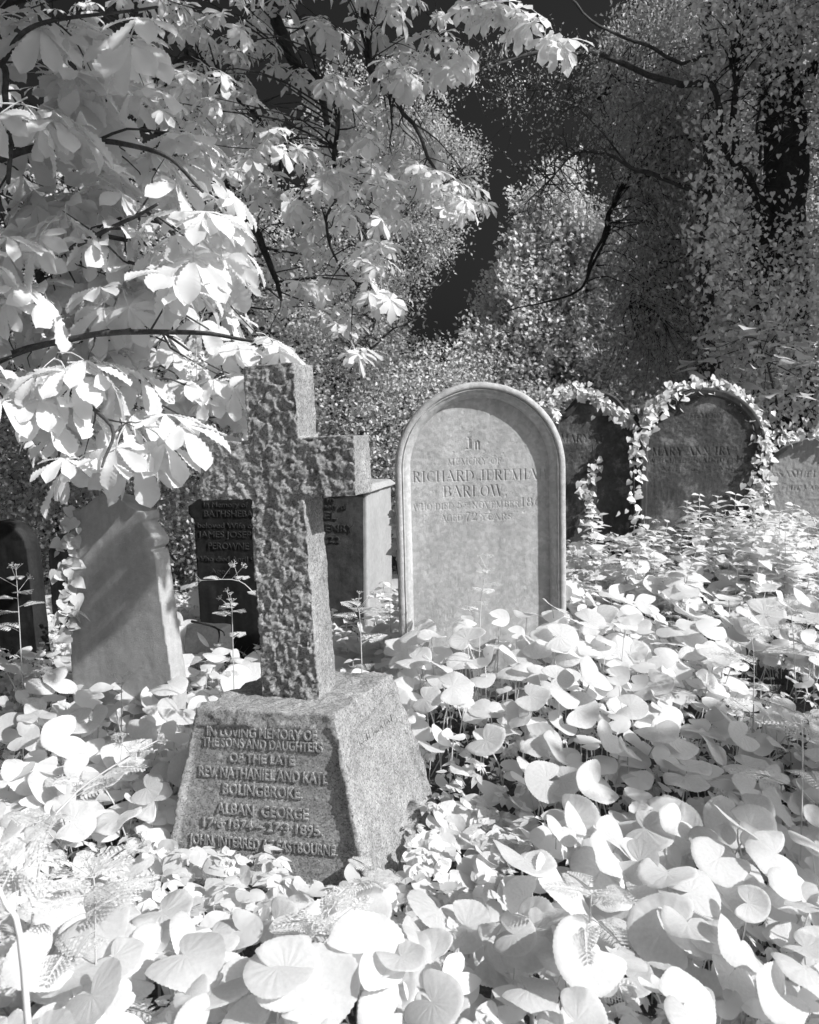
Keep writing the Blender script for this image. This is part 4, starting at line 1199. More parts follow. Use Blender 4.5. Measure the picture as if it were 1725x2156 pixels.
def cow_parsley(pts, label, seed, fronds=6, flower=.03, lr=.16, rad=.003):
    """stem through the world points pts (root first) with fronds and flower heads"""
    r = np.random.default_rng(seed)
    pts = np.array(pts, float); b = pts[0]
    t = thing('cow_parsley', label, 'plant', tuple(b))
    P = spline(pts - b, 16)
    mb = MB(); tube(mb, P, np.linspace(rad, rad * .4, 16), 6); mb.obj('stem', M['stalk'], t)
    lf = MB()
    for i in range(fronds):
        f = (.25 + .65 * i / max(1, fronds - 1)); p = P[int(f * 15)]
        a = i * 2.4 + r.normal(0, .4)
        fern_leaf(lf, p, np.array([math.cos(a), math.sin(a), .35]), np.array([0, 0, 1.0]), lr * (1.1 - .6 * f) * r.uniform(.8, 1.2), r)
    if fronds: lf.obj('fronds', M['parsley'], t, smooth=False)
    if flower:
        fl = MB()
        tip = P[-1]; dr = P[-1] - P[-2]
        umbel(fl, tip, dr, flower, r)
        for k in range(3):
            p = P[11 + k]; e = p + np.array([r.normal(0, .04), r.normal(0, .04), .05])
            tube(fl, np.array([p, (p + e) / 2, e]), .001, 3, cap=False); umbel(fl, e, e - p, flower * .7, r)
        fl.obj('flower_heads', M['parsley'], t, smooth=False)
    return t

def parsleys():
    g = lambda D, y, d: (lambda p: np.array([p[0], p[1], float(gz(p[0], p[1]))]))(U(D, y, d))
    cow_parsley([g(1008, 1350, 3.75), U(1012, 1290, 3.75), U(1018, 1230, 3.75), U(1030, 1178, 3.72)], 'lone leafy cow parsley sprig standing against the pale arched headstone', 1, 8, .022, .11)
    cow_parsley([g(585, 1330, 3.45), U(575, 1300, 3.45), U(540, 1255, 3.4), U(500, 1222, 3.4), U(425, 1222, 3.38)], 'arching cow parsley stem bowing left before the black headstone', 2, 5, .026, .10)
    cow_parsley([g(492, 1400, 3.4), U(490, 1330, 3.4), U(488, 1270, 3.4)], 'short bright cow parsley between the black headstone and the cross shaft', 3, 8, .02, .10)
    cow_parsley([g(45, 1400, 3.9), U(42, 1330, 3.9), U(38, 1260, 3.9), U(34, 1200, 3.9)], 'tall shaded cow parsley before the black stone at the left edge', 4, 7, .03, .16)
    cow_parsley([g(250, 1500, 3.55), U(256, 1470, 3.55), U(258, 1430, 3.55)], 'tiny sprig with drooping top at the foot of the scrolled headstone', 5, 3, .02, .07)
    cow_parsley([g(768, 1420, 3.2), U(760, 1340, 3.2), U(752, 1270, 3.2)], 'ferny cow parsley just right of the granite cross shaft', 6, 8, .02, .14)
    cow_parsley([g(20, 2100, 1.9), U(85, 1810, 1.9), U(150, 1680, 1.95), U(260, 1600, 2.0), U(330, 1560, 2.05)], 'long thin cow parsley stalk slanting across the lower left leaves', 7, 8, .02, .13, .0035)
    cow_parsley([g(60, 2150, 1.35), U(50, 2040, 1.35), U(10, 1900, 1.35), U(-40, 1800, 1.35)], 'thick pale stalk rising at the lower left corner', 8, 5, .03, .24, .007)
    cow_parsley([g(190, 1960, 1.9), U(200, 1900, 1.9), U(195, 1840, 1.9)], 'ferny cow parsley tuft in the lower left leaves', 9, 9, .025, .18)
    cow_parsley([g(690, 1980, 2.2), U(692, 1950, 2.2), U(690, 1910, 2.2)], 'ferny tuft in front of the plinth corner', 10, 9, 0, .16)
    cow_parsley([g(775, 1930, 2.35), U(780, 1870, 2.35), U(783, 1820, 2.35)], 'small toothed sprig at the near corner of the plinth', 11, 8, 0, .12)
    cow_parsley([g(1590, 1480, 3.4), U(1588, 1400, 3.4), U(1575, 1310, 3.4)], 'cow parsley standing out of the leaf bank on the right', 12, 9, .02, .2)
    cow_parsley([g(1680, 1420, 3.9), U(1670, 1330, 3.9), U(1660, 1260, 3.9)], 'cow parsley by the right edge under the grey headstone', 13, 9, .02, .2)
    cow_parsley([g(1240, 1950, 2.0), U(1243, 1920, 2.0), U(1250, 1880, 2.0)], 'ferny tuft in the middle of the lower right leaves', 14, 7, 0, .13)
    cow_parsley([g(1700, 1640, 2.6), U(1690, 1560, 2.6), U(1670, 1490, 2.6)], 'shaded ferny frond at the right edge beside the dark patch', 15, 8, 0, .2)
parsleys()

# ------------------------------------------------------------------ ivy on the headstones
IVY_T = lobed_leaf()
def ivy_on(label, paths, n, size, seed, spread=.05, extra=0):
    r = np.random.default_rng(seed)
    t = thing('ivy', label, 'ivy', tuple(paths[0][0]))
    b = np.array(paths[0][0])
    st = MB()
    curves = [spline(np.array(p) - b, 30) for p in paths]
    for c in curves:
        c += np.stack([fbm(c * 12, 2, seed), fbm(c * 12, 2, seed + 3), fbm(c * 12, 2, seed + 5)], 1) * .012
        tube(st, c, np.linspace(.004, .0015, 30), 4)
    st.obj('stem', M['bark_pale'], t)
    me = MB(); me.add(*IVY_T); me = me.mesh('ivy_leaf', M['ivy'], smooth=False)
    L = np.array([np.linalg.norm(np.diff(c, axis=0), axis=1).sum() for c in curves])
    pick = r.choice(len(curves), n + extra, p=L / L.sum())
    xs = ([], [], [])
    for k in range(n + extra):
        c = curves[pick[k]]; q = c[r.integers(0, 30)] + np.array([r.normal(0, spread), -abs(r.normal(0, spread * .6)), r.normal(0, spread * .8)])
        N = unit(np.array([r.normal(.35, .4), r.normal(-.8, .35), r.normal(.55, .4)]))
        a = r.uniform(0, 6.28)
        D = np.array([math.cos(a), r.normal(0, .2), -abs(math.sin(a)) * .7 - .2])
        Rk = frames(D[None], N[None])[0]
        if k >= n:
            xs[0].append(Rk); xs[1].append(size * r.uniform(.45, .9)); xs[2].append(q); continue
        o = link('leaf', me, t)
        o.matrix_local = Matrix([list(Rk[i]) + [q[i]] for i in range(3)] + [[0, 0, 0, 1]]) @ Matrix.Scale(size * r.uniform(.55, 1.25), 4)
    if extra:
        em = MB(); stamp(em, IVY_T, np.array(xs[0]), np.array(xs[1]), np.array(xs[2]))
        tag(em.obj('foliage', M['ivy'], t, smooth=False), kind='stuff')

def ivies():
    d = 5.47
    arch = [U(1338, 1130, d), U(1334, 1000, d), U(1345, 930, d), U(1375, 865, d), U(1420, 825, d), U(1475, 812, d), U(1530, 822, d), U(1580, 865, d), U(1605, 930, d), U(1605, 1000, d), U(1596, 1080, d)]
    ivy_on('pale ivy wreath all round the arch of the blackened headstone', [arch, arch[2:], arch[4:]], 298, .052, 41, .034, 520)
    d = 5.57
    ivy_on('ivy trailing over the ogee-topped headstone down to its neighbour', [[U(1150, 850, d), U(1180, 828, d), U(1225, 820, d), U(1265, 840, d), U(1300, 872, d), U(1325, 890, d)], [U(1150, 850, d), U(1160, 870, d), U(1170, 880, d)]], 200, .045, 42, .026, 200)
    d = 5.58
    ivy_on('thin ivy strand climbing the face of the ogee-topped headstone', [[U(1240, 1120, d), U(1243, 1060, d), U(1238, 1020, d), U(1252, 970, d)]], 80, .042, 43, .03)
    d = 5.75
    ivy_on('low cap of ivy on the grey headstone at the right edge', [[U(1640, 925, d), U(1680, 914, d), U(1725, 918, d), U(1770, 935, d)]], 110, .045, 44, .02)
    d = 3.95
    ivy_on('ivy creeping up the left edge of the scrolled headstone', [[U(146, 1330, d), U(148, 1260, d), U(142, 1180, d), U(152, 1100, d)]], 70, .06, 45, .025)
    d = 4.05
    ivy_on('fine ivy hanging down the left edge of the pale arched headstone', [[U(838, 1060, d), U(836, 1110, d), U(840, 1170, d)]], 60, .035, 46, .012)
ivies()

# ------------------------------------------------------------------ trees
def branch_to(mb, p0, p1, r0, sag, r, n=7, sides=4):
    p0 = np.array(p0); p1 = np.array(p1); ln = np.linalg.norm(p1 - p0)
    mid1 = p0 * .65 + p1 * .35 + np.array([0, 0, sag * ln]) + r.normal(0, .05 * ln, 3)
    mid2 = p0 * .3 + p1 * .7 + np.array([0, 0, sag * ln * .8]) + r.normal(0, .05 * ln, 3)
    c = spline([p0, mid1, mid2, p1], n)
    tube(mb, c, np.linspace(r0, r0 * .3, n), sides, cap=False)
    return c

def limb_cloud(limbs):
    return np.concatenate([l for l in limbs])

def make_limbs(mb, specs, sides=9, n=26, wob=.02):
    out = []
    for pts, r0, r1 in specs:
        c = spline(pts, n)
        c = c + wob * np.stack([fbm(c * 3, 2, 1), fbm(c * 3, 2, 2), fbm(c * 3, 2, 3)], 1)
        tube(mb, c, np.linspace(r0, r1, n), sides)
        out.append(c)
    return out

def chestnut_leaves(parent, centers, dirs, per, rng, meshes, lows, max_parts, scale=1.0, spread_az=2.1, sunbias=True, pitch=(15, 65)):
    """palmate leaves in whorls round the shoot tips: the largest in the picture as parts, the rest as one mass"""
    items = []
    for c, dv in zip(centers, dirs):
        a0 = rng.uniform(0, 6.28)
        for k in range(per + rng.integers(-1, 2)):
            if sunbias:
                az = math.atan2(-.75, .62) + rng.uniform(-spread_az, spread_az)
            else:
                az = a0 + k * 2.4
            pit = math.radians(rng.uniform(*pitch))
            D = np.array([math.cos(az) * math.cos(pit), math.sin(az) * math.cos(pit), -math.sin(pit)])
            N = np.array([math.cos(az) * math.sin(pit), math.sin(az) * math.sin(pit), math.cos(pit)]) + rng.normal(0, .22, 3)
            items.append((np.array(c) + rng.normal(0, .015, 3), frames(D[None], N[None])[0], scale * rng.uniform(.72, 1.18)))
    P = np.array([i[0] for i in items]); R = np.array([i[1] for i in items]); S = np.array([i[2] for i in items])
    pj = proj(P); vis = (pj[:, 2] > .5) & (pj[:, 0] > -80) & (pj[:, 0] < 1800) & (pj[:, 1] > -80) & (pj[:, 1] < 2200)
    order = np.argsort(-(S / np.maximum(pj[:, 2], .3) * vis))
    nparts = min(max_parts, int(vis.sum()))
    for q in order[:nparts]:
        o = link('leaf', meshes[rng.integers(len(meshes))], parent)
        o.matrix_local = Matrix([list(R[q][i]) + [P[q][i]] for i in range(3)] + [[0, 0, 0, 1]]) @ Matrix.Scale(S[q], 4)
    rest = order[nparts:]
    if len(rest):
        mb = MB(); pick = rng.integers(0, len(lows), len(S))
        for i in range(len(lows)):
            s = rest[pick[rest] == i]
            if len(s): stamp(mb, lows[i], R[s], S[s], P[s])
        tag(mb.obj('foliage', M['chestnut'], parent), kind='stuff')
    return len(items)

CH_HI = [palmate(i, True, 7 if i % 3 else 5, .185).mesh('chestnut_leaf', M['chestnut']) for i in range(9)]
CH_MID = [palmate(40 + i, False, 7 if i % 2 else 5, .17).mesh('chestnut_leaf', M['chestnut']) for i in range(6)]
CH_LOW = [mb_template(palmate(60 + i, None, 5, .17)) for i in range(5)]

def connect(mb, limbs, targets, rng, r0, sag=.05, toward_low=.0, n=7):
    C = limb_cloud(limbs); ends = []
    for t in targets:
        d = np.linalg.norm(C - t, axis=1) + rng.uniform(0, .25, len(C))
        q = C[np.argmin(d)]
        c = branch_to(mb, q, t, r0 * min(1.5, .5 + np.linalg.norm(t - q)), sag, rng, n)
        ends.append(unit(c[-1] - c[-2]))
    return np.array(ends)

def near_chestnut():
    rng = np.random.default_rng(21)
    t = thing('horse_chestnut_tree', 'near horse chestnut whose brightly lit boughs hang in from the left edge', 'tree', (0, 0, 0))
    mb = MB()
    specs = [([(-2.75, 3.4, -.1), (-2.65, 3.3, 1.2), (-2.55, 3.2, 2.4), (-2.5, 3.1, 4.2)], .09, .04),
             ([(-2.62, 3.28, 1.5), U(-60, 560, 2.95), U(150, 520, 2.85), U(330, 430, 2.75)], .018, .005),
             ([(-2.64, 3.3, 1.3), U(-80, 800, 3.05), U(120, 720, 2.85), U(400, 700, 2.75), U(530, 715, 2.7)], .018, .005),
             ([(-2.66, 3.3, 1.1), U(-60, 900, 3.0), U(100, 830, 2.9), U(230, 890, 2.75), U(215, 985, 2.65)], .014, .004),
             ([(-2.53, 3.15, 3.0), U(-90, 120, 2.8), U(2, 135, 2.65), U(12, 205, 2.62), U(24, 290, 2.62), U(16, 380, 2.62)], .014, .007),
             ([U(2, 135, 2.65), U(55, 66, 2.62), U(150, 34, 2.6), U(330, 15, 2.55)], .010, .004),
             ([(-2.5, 3.1, 4.1), (-1.4, 2.6, 4.4), (-.2, 2.1, 4.1), (.7, 2.25, 3.9), (1.4, 2.45, 3.45)], .014, .004),  # limb out of view, added to shade the upper left leaves and scrolled headstone
             ([(-2.58, 3.2, 2.0), U(-60, 360, 2.9), U(150, 300, 2.8), U(330, 320, 2.7), U(430, 410, 2.65)], .016, .005)]
    limbs = make_limbs(mb, specs, 7, 22, .01)
    px = [(365, 265), (250, 300), (160, 330), (300, 395), (440, 395), (385, 440), (240, 450), (130, 450), (60, 430), (455, 500), (200, 555), (240, 595), (130, 605), (60, 590), (25, 690), (370, 605), (440, 640), (330, 660), (200, 690), (120, 755), (70, 775), (190, 760), (260, 735), (400, 750), (470, 715), (545, 705), (80, 835), (160, 865), (180, 915), (275, 895), (310, 880), (240, 835), (330, 800), (350, 840), (440, 890), (200, 975), (270, 560), (490, 780), (0, 500), (10, 620), (420, 520), (340, 520), (310, 590), (150, 660), (470, 580), (350, 350), (300, 330), (420, 450), (100, 390), (220, 380), (250, 660), (390, 800), (470, 810), (478, 870), (455, 850),
          (300, 60), (205, 60), (120, 40), (45, 30), (120, 150), (50, 210), (200, 165), (300, 195), (90, 230), (30, 310), (60, 120)]
    T = np.array([U(a + rng.normal(0, 8), c + rng.normal(0, 8), (rng.uniform(3.55, 3.85) if (a > 320 and c > 640) or a > 430 else rng.uniform(2.75, 3.2)) if c > 230 else rng.uniform(2.5, 3.0)) for a, c in px])
    T = np.vstack([T, poly_points([(-300, 0), (-60, 0), (-60, 1000), (-300, 900)], 24, 2.6, 3.2, rng), np.array([-.2, 2.1, 4.05]) + unit(rng.normal(0, 1, (130, 3))) * rng.random((130, 1)) ** .4 * np.array([1.1, .58, .46]), np.array([1.37, 2.49, 3.22]) + unit(rng.normal(0, 1, (6, 3))) * rng.random((6, 1)) ** .4 * np.array([.3, .22, .45])])  # last two clusters are unseen leaves on that limb, added as shade
    ends = connect(mb, limbs, T, rng, .006)
    mb.obj('trunk', M['bark'], t)
    fl = MB()
    for a, c in ((415, 800), (310, 905)):
        p = U(a, c, 3.1)
        D, N, S, Q = [], [], [], []
        for k in range(170):
            f = rng.random(); th = rng.uniform(0, 6.28); rr = .045 * (1.1 - f)
            Q.append(p + np.array([math.cos(th) * rr, math.sin(th) * rr, .17 * f])); D.append(rng.normal(0, 1, 3)); N.append(rng.normal(0, 1, 3)); S.append(.014)
        fs = MB(); stamp(fs, small_leaf(.9, .1, .1), frames(np.array(D), np.array(N)), np.array(S), np.array(Q)); tube(fs, np.array([p, p + np.array([0, 0, .17])]), .002, 4)
        fs.obj('flower_spike', M['parsley'], t, smooth=False)
    chestnut_leaves(t, T, ends, 4, rng, CH_HI, CH_LOW, 295, .98, 2.3, True, (0, 62))
near_chestnut()

def mid_chestnut():
    rng = np.random.default_rng(22)
    t = thing('horse_chestnut_tree', 'large shaded horse chestnut with dark winding limbs behind the cross', 'tree', (0, 0, 0))
    mb = MB()
    specs = [([(-4.6, 7.6, -.1), (-4.5, 7.5, 2), (-4.3, 7.3, 4.2), (-3.6, 6.8, 6.2)], .24, .14),
             ([(-4.3, 7.3, 4.4), U(150, -60, 6.6), U(330, 150, 6.2), U(392, 285, 6.0), U(480, 400, 5.8), U(560, 520, 5.6), U(592, 640, 5.5)], .085, .012),
             ([(-3.6, 6.8, 6.1), (-1.8, 6.2, 5.9), U(540, -60, 5.9), U(600, 90, 5.7), U(660, 160, 5.6), U(690, 260, 5.5), U(742, 380, 5.3)], .07, .01),
             ([(-1.8, 6.2, 5.9), U(735, -80, 5.7), U(772, 60, 5.5), U(792, 150, 5.4), U(850, 210, 5.3), U(940, 380, 5.1)], .045, .008),
             ([U(600, 90, 5.7), U(690, 190, 5.4), U(716, 270, 5.3), U(702, 390, 5.25), U(690, 480, 5.2), U(740, 620, 5.2)], .022, .006),
             ([(-1.8, 6.2, 5.9), (.4, 5.0, 5.2), U(1000, -120, 4.6), U(1090, 0, 4.4), U(1150, 60, 4.3)], .045, .006),
             ([(-3.6, 6.8, 6.1), (-1.2, 5.6, 6.6), (1.2, 4.8, 6.6), (2.8, 4.2, 6.2)], .12, .03),
             ([U(330, 150, 6.2), U(430, 130, 6.0), U(530, 240, 5.9), U(590, 330, 5.9)], .02, .006),
             ([(-4.4, 7.4, 3.0), U(20, 500, 6.6), U(120, 640, 6.2), U(330, 700, 6.0), U(520, 640, 5.8)], .05, .01),
             ([(-4.4, 7.4, 2.6), U(-20, 640, 6.4), U(20, 830, 5.6), U(90, 950, 5.3), U(150, 1000, 5.2)], .04, .01)]
    limbs = make_limbs(mb, specs, 8, 30, .05)
    A = poly_points([(260, -140), (930, -140), (940, 120), (880, 210), (1000, 360), (1030, 420), (860, 450), (800, 560), (830, 650), (740, 740), (620, 650), (560, 560), (530, 420), (400, 300), (300, 200)], 235, 4.8, 6.6, rng)
    B = poly_points([(-60, -100), (420, -140), (560, 560), (600, 720), (330, 900), (-60, 1000)], 120, 5.0, 7.0, rng)
    E = np.array([U(a, c, d) for a, c, d in [(900, 350, 5.0), (945, 385, 4.95), (985, 400, 4.9), (870, 335, 5.1), (930, 410, 5.0), (1000, 8, 4.3), (1040, 20, 4.3), (1080, 35, 4.25), (1105, 20, 4.25), (1150, 45, 4.2), (1165, 70, 4.2), (1060, 10, 4.3), (960, 90, 4.6), (950, 120, 4.6), (760, 570, 5.0), (800, 600, 5.0), (720, 650, 5.1), (740, 720, 5.0), (640, 590, 5.2), (1010, 0, 4.4), (780, 330, 5.2), (820, 400, 5.2)]])
    # the part of the crown above the picture, that shades the rest
    n = 420
    q = rng.normal(0, 1, (n, 3)); q = unit(q) * rng.random((n, 1)) ** .45
    Cc = np.array([1.3, 4.7, 5.9]) + q * np.array([2.7, 1.35, 1.0])
    n2 = 190
    q = rng.normal(0, 1, (n2, 3)); q = unit(q) * rng.random((n2, 1)) ** .45
    C2 = np.array([-2.6, 6.0, 5.9]) + q * np.array([2.2, 1.2, .9])
    T = np.vstack([A, B, E, Cc, C2])
    ends = connect(mb, limbs, T, rng, .0055, .08, n=7)
    mb.obj('trunk', M['bark_dark'], t)
    chestnut_leaves(t, T, ends, 5, rng, CH_MID, CH_LOW, 295, .72, 2.8, True, (10, 70))
mid_chestnut()

def leaf_tree(name, label, limbs_spec, targets, twig_r, per, leaf_T, size, mat, bark, seed, spread=.18, normal=(.1, -.1, 1), nvar=.7, droop=0.0, sides=8, subtwigs=2, sag=.05, wob=.05, group=None):
    rng = np.random.default_rng(seed)
    t = thing(name, label, 'tree', (0, 0, 0), group=group)
    mb = MB(); limbs = make_limbs(mb, limbs_spec, sides, 24, wob)
    C = limb_cloud(limbs)
    Q = []
    for g in targets:
        d = np.linalg.norm(C - g, axis=1) + rng.uniform(0, .5, len(C))
        c = branch_to(mb, C[np.argmin(d)], g, twig_r, sag, rng, 6, 3)
        Q.append(g + np.clip(rng.normal(0, spread, (per, 3)), -1.5 * spread, 1.5 * spread))
        for k in range(subtwigs):
            e = g + np.clip(rng.normal(0, spread * 1.2, 3), -1.8 * spread, 1.8 * spread) - np.array([0, 0, droop * spread])
            c2 = branch_to(mb, c[3 + k % 3], e, twig_r * .45, -.05, rng, 5, 3)
            idx = rng.integers(1, 5, per // 2)
            Q.append(c2[idx] + rng.normal(0, spread * .3, (per // 2, 3)))
    mb.obj('trunk', bark, t)
    Q = np.concatenate(Q); n = len(Q)
    N = unit(np.array(normal) + rng.normal(0, nvar, (n, 3)))
    D = rng.normal(0, 1, (n, 3)); D[:, 2] -= droop
    cr = MB(); stamp(cr, leaf_T, frames(unit(D), N), size * rng.uniform(.6, 1.35, n), Q)
    tag(cr.obj('crown', mat, t, smooth=False), kind='stuff')
    return t, n

def trees():
    rng = np.random.default_rng(23)
    SL = small_leaf(.62, .08, .15)
    # fine-leaved tree in the middle
    poly = [(690, 130), (860, 130), (920, 240), (1000, 310), (1000, 420), (960, 520), (900, 590), (850, 640), (820, 760), (700, 800), (620, 620), (640, 300)]
    leaf_tree('birch_tree', 'fine-leaved birch behind the shaded chestnut, lit along its upper edge by the dark sky', [
        ([U(715, 1080, 12.0), U(722, 880, 12.0), U(750, 760, 12.1), U(790, 660, 12.2), U(820, 500, 12.3), U(850, 350, 12.5)], .06, .02),
        ([U(790, 660, 12.2), U(880, 560, 12.1), U(960, 470, 12.0), U(1010, 430, 12.0)], .025, .006),
        ([U(820, 500, 12.3), U(900, 380, 12.3), U(980, 290, 12.4)], .025, .006),
        ([U(750, 760, 12.1), U(820, 700, 12.0), U(880, 660, 11.9), U(960, 560, 11.8)], .02, .005),
        ([U(850, 350, 12.5), U(870, 240, 12.5), U(900, 150, 12.5)], .02, .006)],
        poly_points(poly, 380, 11.2, 13.2, rng), .010, 42, tiny_leaf(), .046, M['small_leaf'], M['bark'], 71, spread=.16, nvar=.9)
    # small tree whose thin dark stem stands between cross and arched stone is part of the birch; bushes below
    for lab, poly, d0, d1, n, nm, sz, seed in [
        ('bright small-leaved hawthorn bush seen between the cross and the arched headstone', [(800, 1060), (720, 1000), (700, 900), (780, 800), (880, 770), (960, 750), (1010, 800), (1010, 1060)], 6.2, 7.2, 300, 'hawthorn_bush', .04, 72),
        ('dim leafy hazel bush behind the scrolled headstone', [(380, 1200), (330, 1000), (360, 900), (480, 860), (620, 900), (700, 950), (700, 1200)], 6.6, 8.2, 200, 'hazel_bush', .055, 73),
        ('shaded hazel bush at the far left behind the black headstones', [(-60, 1250), (-60, 800), (120, 760), (300, 820), (360, 1000), (330, 1250)], 6.8, 8.6, 240, 'hazel_bush', .06, 74)]:
        P = poly_points(poly, n, d0, d1, rng)
        cx = P[:, 0].mean(); cyy = P[:, 1].mean()
        leaf_tree(nm, lab, [([(cx + rng.normal(0, .2), cyy, -.1), (cx + a * .3, cyy + .1, .5), (cx + a, cyy + .1, 1.4)], .025, .006) for a in (-.7, -.2, .3, .8)], P, .006, 44, tiny_leaf(.65), sz * .78, M['bright_leaf'] if seed == 72 else M['small_leaf'], M['bark'], seed, spread=.15, nvar=.8)
    # bright spring tree
    poly = [(1168, 345), (1220, 380), (1260, 480), (1330, 560), (1420, 640), (1430, 900), (1230, 930), (960, 860), (960, 760), (1010, 690), (1040, 600), (1090, 480), (1130, 400)]
    leaf_tree('field_maple_tree', 'bright cone-shaped spring tree rising against the dark sky gap', [
        ([U(1250, 1100, 14.5), U(1240, 900, 14.5), U(1215, 700, 14.5), U(1190, 500, 14.5), U(1170, 360, 14.5)], .09, .02),
        ([U(1240, 900, 14.5), U(1120, 800, 14.4), U(1000, 780, 14.2)], .04, .01), ([U(1230, 800, 14.5), U(1330, 740, 14.4), U(1420, 690, 14.4)], .04, .01),
        ([U(1215, 700, 14.5), U(1130, 640, 14.3), U(1060, 620, 14.2)], .03, .01)],
        poly_points(poly, 640, 13.4, 15.2, rng), .010, 80, tiny_leaf(.85), .072, M['bright_leaf'], M['bark'], 75, spread=.19, nvar=.34, normal=(.55, -.45, .75))
    # dark drooping tree on the right
    poly = [(1300, -40), (1725, -40), (1725, 860), (1430, 860), (1300, 760), (1310, 620), (1320, 480), (1330, 330), (1275, 260), (1285, 110)]
    poly2 = [(1275, 120), (1300, 60), (1480, 40), (1520, 500), (1450, 800), (1330, 720), (1330, 500), (1320, 300), (1280, 250)]
    leaf_tree('yew_tree', 'dark drooping yew filling the right side behind the dark headstones', [
        ([U(1480, 1100, 8.6), U(1470, 800, 8.6), U(1465, 400, 8.6), U(1460, 0, 8.7), U(1460, -300, 8.8)], .15, .06),
        ([U(1465, 300, 8.6), U(1380, 320, 8.2), U(1290, 430, 7.9), U(1245, 560, 7.7), U(1235, 600, 7.7)], .03, .01),
        ([U(1290, 430, 7.9), U(1240, 590, 7.8), U(1160, 640, 7.7), U(1060, 655, 7.7)], .018, .004),
        ([U(1465, 150, 8.6), U(1370, 160, 8.3), U(1260, 200, 8.1)], .03, .008),
        ([U(1470, 600, 8.6), U(1400, 560, 8.2), U(1330, 640, 8.0)], .03, .008),
        ([U(1470, 400, 8.6), U(1560, 380, 8.4), U(1680, 480, 8.2)], .04, .01)],
        np.vstack([poly_points(poly, 380, 7.6, 9.4, rng), poly_points(poly2, 330, 7.4, 9.2, rng)]), .008, 58, tiny_leaf(.48), .045, M['dark_leaf'], M['bark_dark'], 76, spread=.16, nvar=.6, droop=1.0, sag=.12)
    # bare budding tree against the sky
    rng2 = np.random.default_rng(24)
    t = thing('budding_tree', 'thin half-bare budding branches crossing the dark sky gap', 'tree', (0, 0, 0))
    mb = MB()
    limbs = make_limbs(mb, [([U(1500, 1100, 7.4), U(1495, 700, 7.4), U(1490, 300, 7.3), U(1490, -60, 7.3)], .06, .035),
        ([U(1490, 190, 7.3), U(1370, 150, 7.2), U(1237, 115, 7.1), U(1112, 102, 7.0), U(1012, 152, 7.0), U(950, 200, 7.0)], .03, .006),
        ([U(1490, 130, 7.3), U(1390, 110, 7.1), U(1300, 78, 7.0), U(1187, 12, 6.9), U(1150, -60, 6.9)], .018, .008),
        ([U(1490, 420, 7.3), U(1370, 370, 7.2), U(1240, 325, 7.1), U(1190, 360, 7.0), U(1130, 410, 7.0)], .018, .005),
        ([U(1237, 115, 7.1), U(1170, 180, 7.0), U(1120, 200, 7.0), U(1060, 180, 7.0)], .012, .004),
        ([U(1490, 420, 7.3), U(1380, 370, 7.2), U(1300, 330, 7.1), U(1230, 240, 7.0), U(1190, 160, 7.0)], .014, .004)], 6, 24, .06)
    T = poly_points([(940, 120), (1010, 80), (1260, 70), (1290, 330), (1240, 480), (1100, 470), (1060, 330), (1060, 230), (980, 240)], 120, 6.7, 7.4, rng2)
    T = np.vstack([T, poly_points([(860, 620), (1010, 600), (1010, 760), (880, 780)], 26, 7.6, 8.4, rng2) * 1.0])
    C = limb_cloud(limbs[:6]); Q = []
    for k, g in enumerate(T[:120]):
        c = branch_to(mb, C[np.argmin(np.linalg.norm(C - g, axis=1) + rng2.uniform(0, .3, len(C)))], g, .006, .08, rng2, 7, 4)
        Q.append(c[[3, 4, 5, 6]])
        for j in range(4):
            e = c[3 + j % 4] + rng2.normal(0, .14, 3)
            c2 = branch_to(mb, c[2 + j % 4], e, .0028, .1, rng2, 5, 3); Q.append(c2[[2, 3, 4]])
    mb.obj('trunk', M['bark'], t)
    Q = np.concatenate(Q); Q = Q + rng2.normal(0, .012, Q.shape); n = len(Q)
    bd = MB(); stamp(bd, SL, frames(unit(rng2.normal(0, 1, (n, 3)) + np.array([0, 0, .8])), rng2.normal(0, 1, (n, 3))), rng2.uniform(.012, .032, n), Q)
    tag(bd.obj('buds', M['bright_leaf'], t, smooth=False), kind='stuff')
    # ivy-clad trunk on the far right
    rng3 = np.random.default_rng(25)
    t = thing('ivy_clad_tree', 'dark thick tree trunk at the right edge overgrown with hanging ivy', 'tree', (0, 0, 0))
    mb = MB()
    limbs = make_limbs(mb, [([U(1660, 1150, 6.9), U(1655, 700, 6.9), U(1650, 300, 6.9), U(1640, -80, 7.0), U(1640, -400, 7.0)], .22, .13),
        ([U(1655, 500, 6.9), U(1580, 380, 6.6), U(1520, 300, 6.5), U(1500, 180, 6.4)], .05, .02), ([U(1650, 250, 6.9), U(1720, 120, 6.7), U(1800, 60, 6.6)], .06, .03),
        ([U(1560, 420, 6.5), U(1545, 200, 6.5), U(1560, -60, 6.5)], .03, .02), ([U(1600, 900, 6.6), U(1590, 500, 6.55), U(1610, 200, 6.6)], .02, .01)], 12, 30, .05)
    T = poly_points([(1470, -40), (1760, -40), (1760, 900), (1600, 900), (1520, 800), (1480, 560), (1470, 300)], 520, 5.9, 6.9, rng3)
    T = T[fbm(T * 1.9, 2, 91) > -.18]
    C = limb_cloud(limbs)
    Q = []
    for g in T:
        c = branch_to(mb, C[np.argmin(np.linalg.norm(C - g, axis=1) + rng3.uniform(0, .4, len(C)))], g, .008, .06, rng3, 6, 3)
        Q.append(g + rng3.normal(0, .10, (38, 3)) * np.array([1, 1, 1.3]))
    mb.obj('trunk', M['bark_dark'], t)
    Q = np.concatenate(Q); n = len(Q)
    N = unit(np.array([.25, -.6, .7]) + rng3.normal(0, .6, (n, 3))); D = unit(rng3.normal(0, .6, (n, 3)) + np.array([0, -.1, -.8]))
    R = frames(D, N); S = rng3.uniform(.022, .048, n)
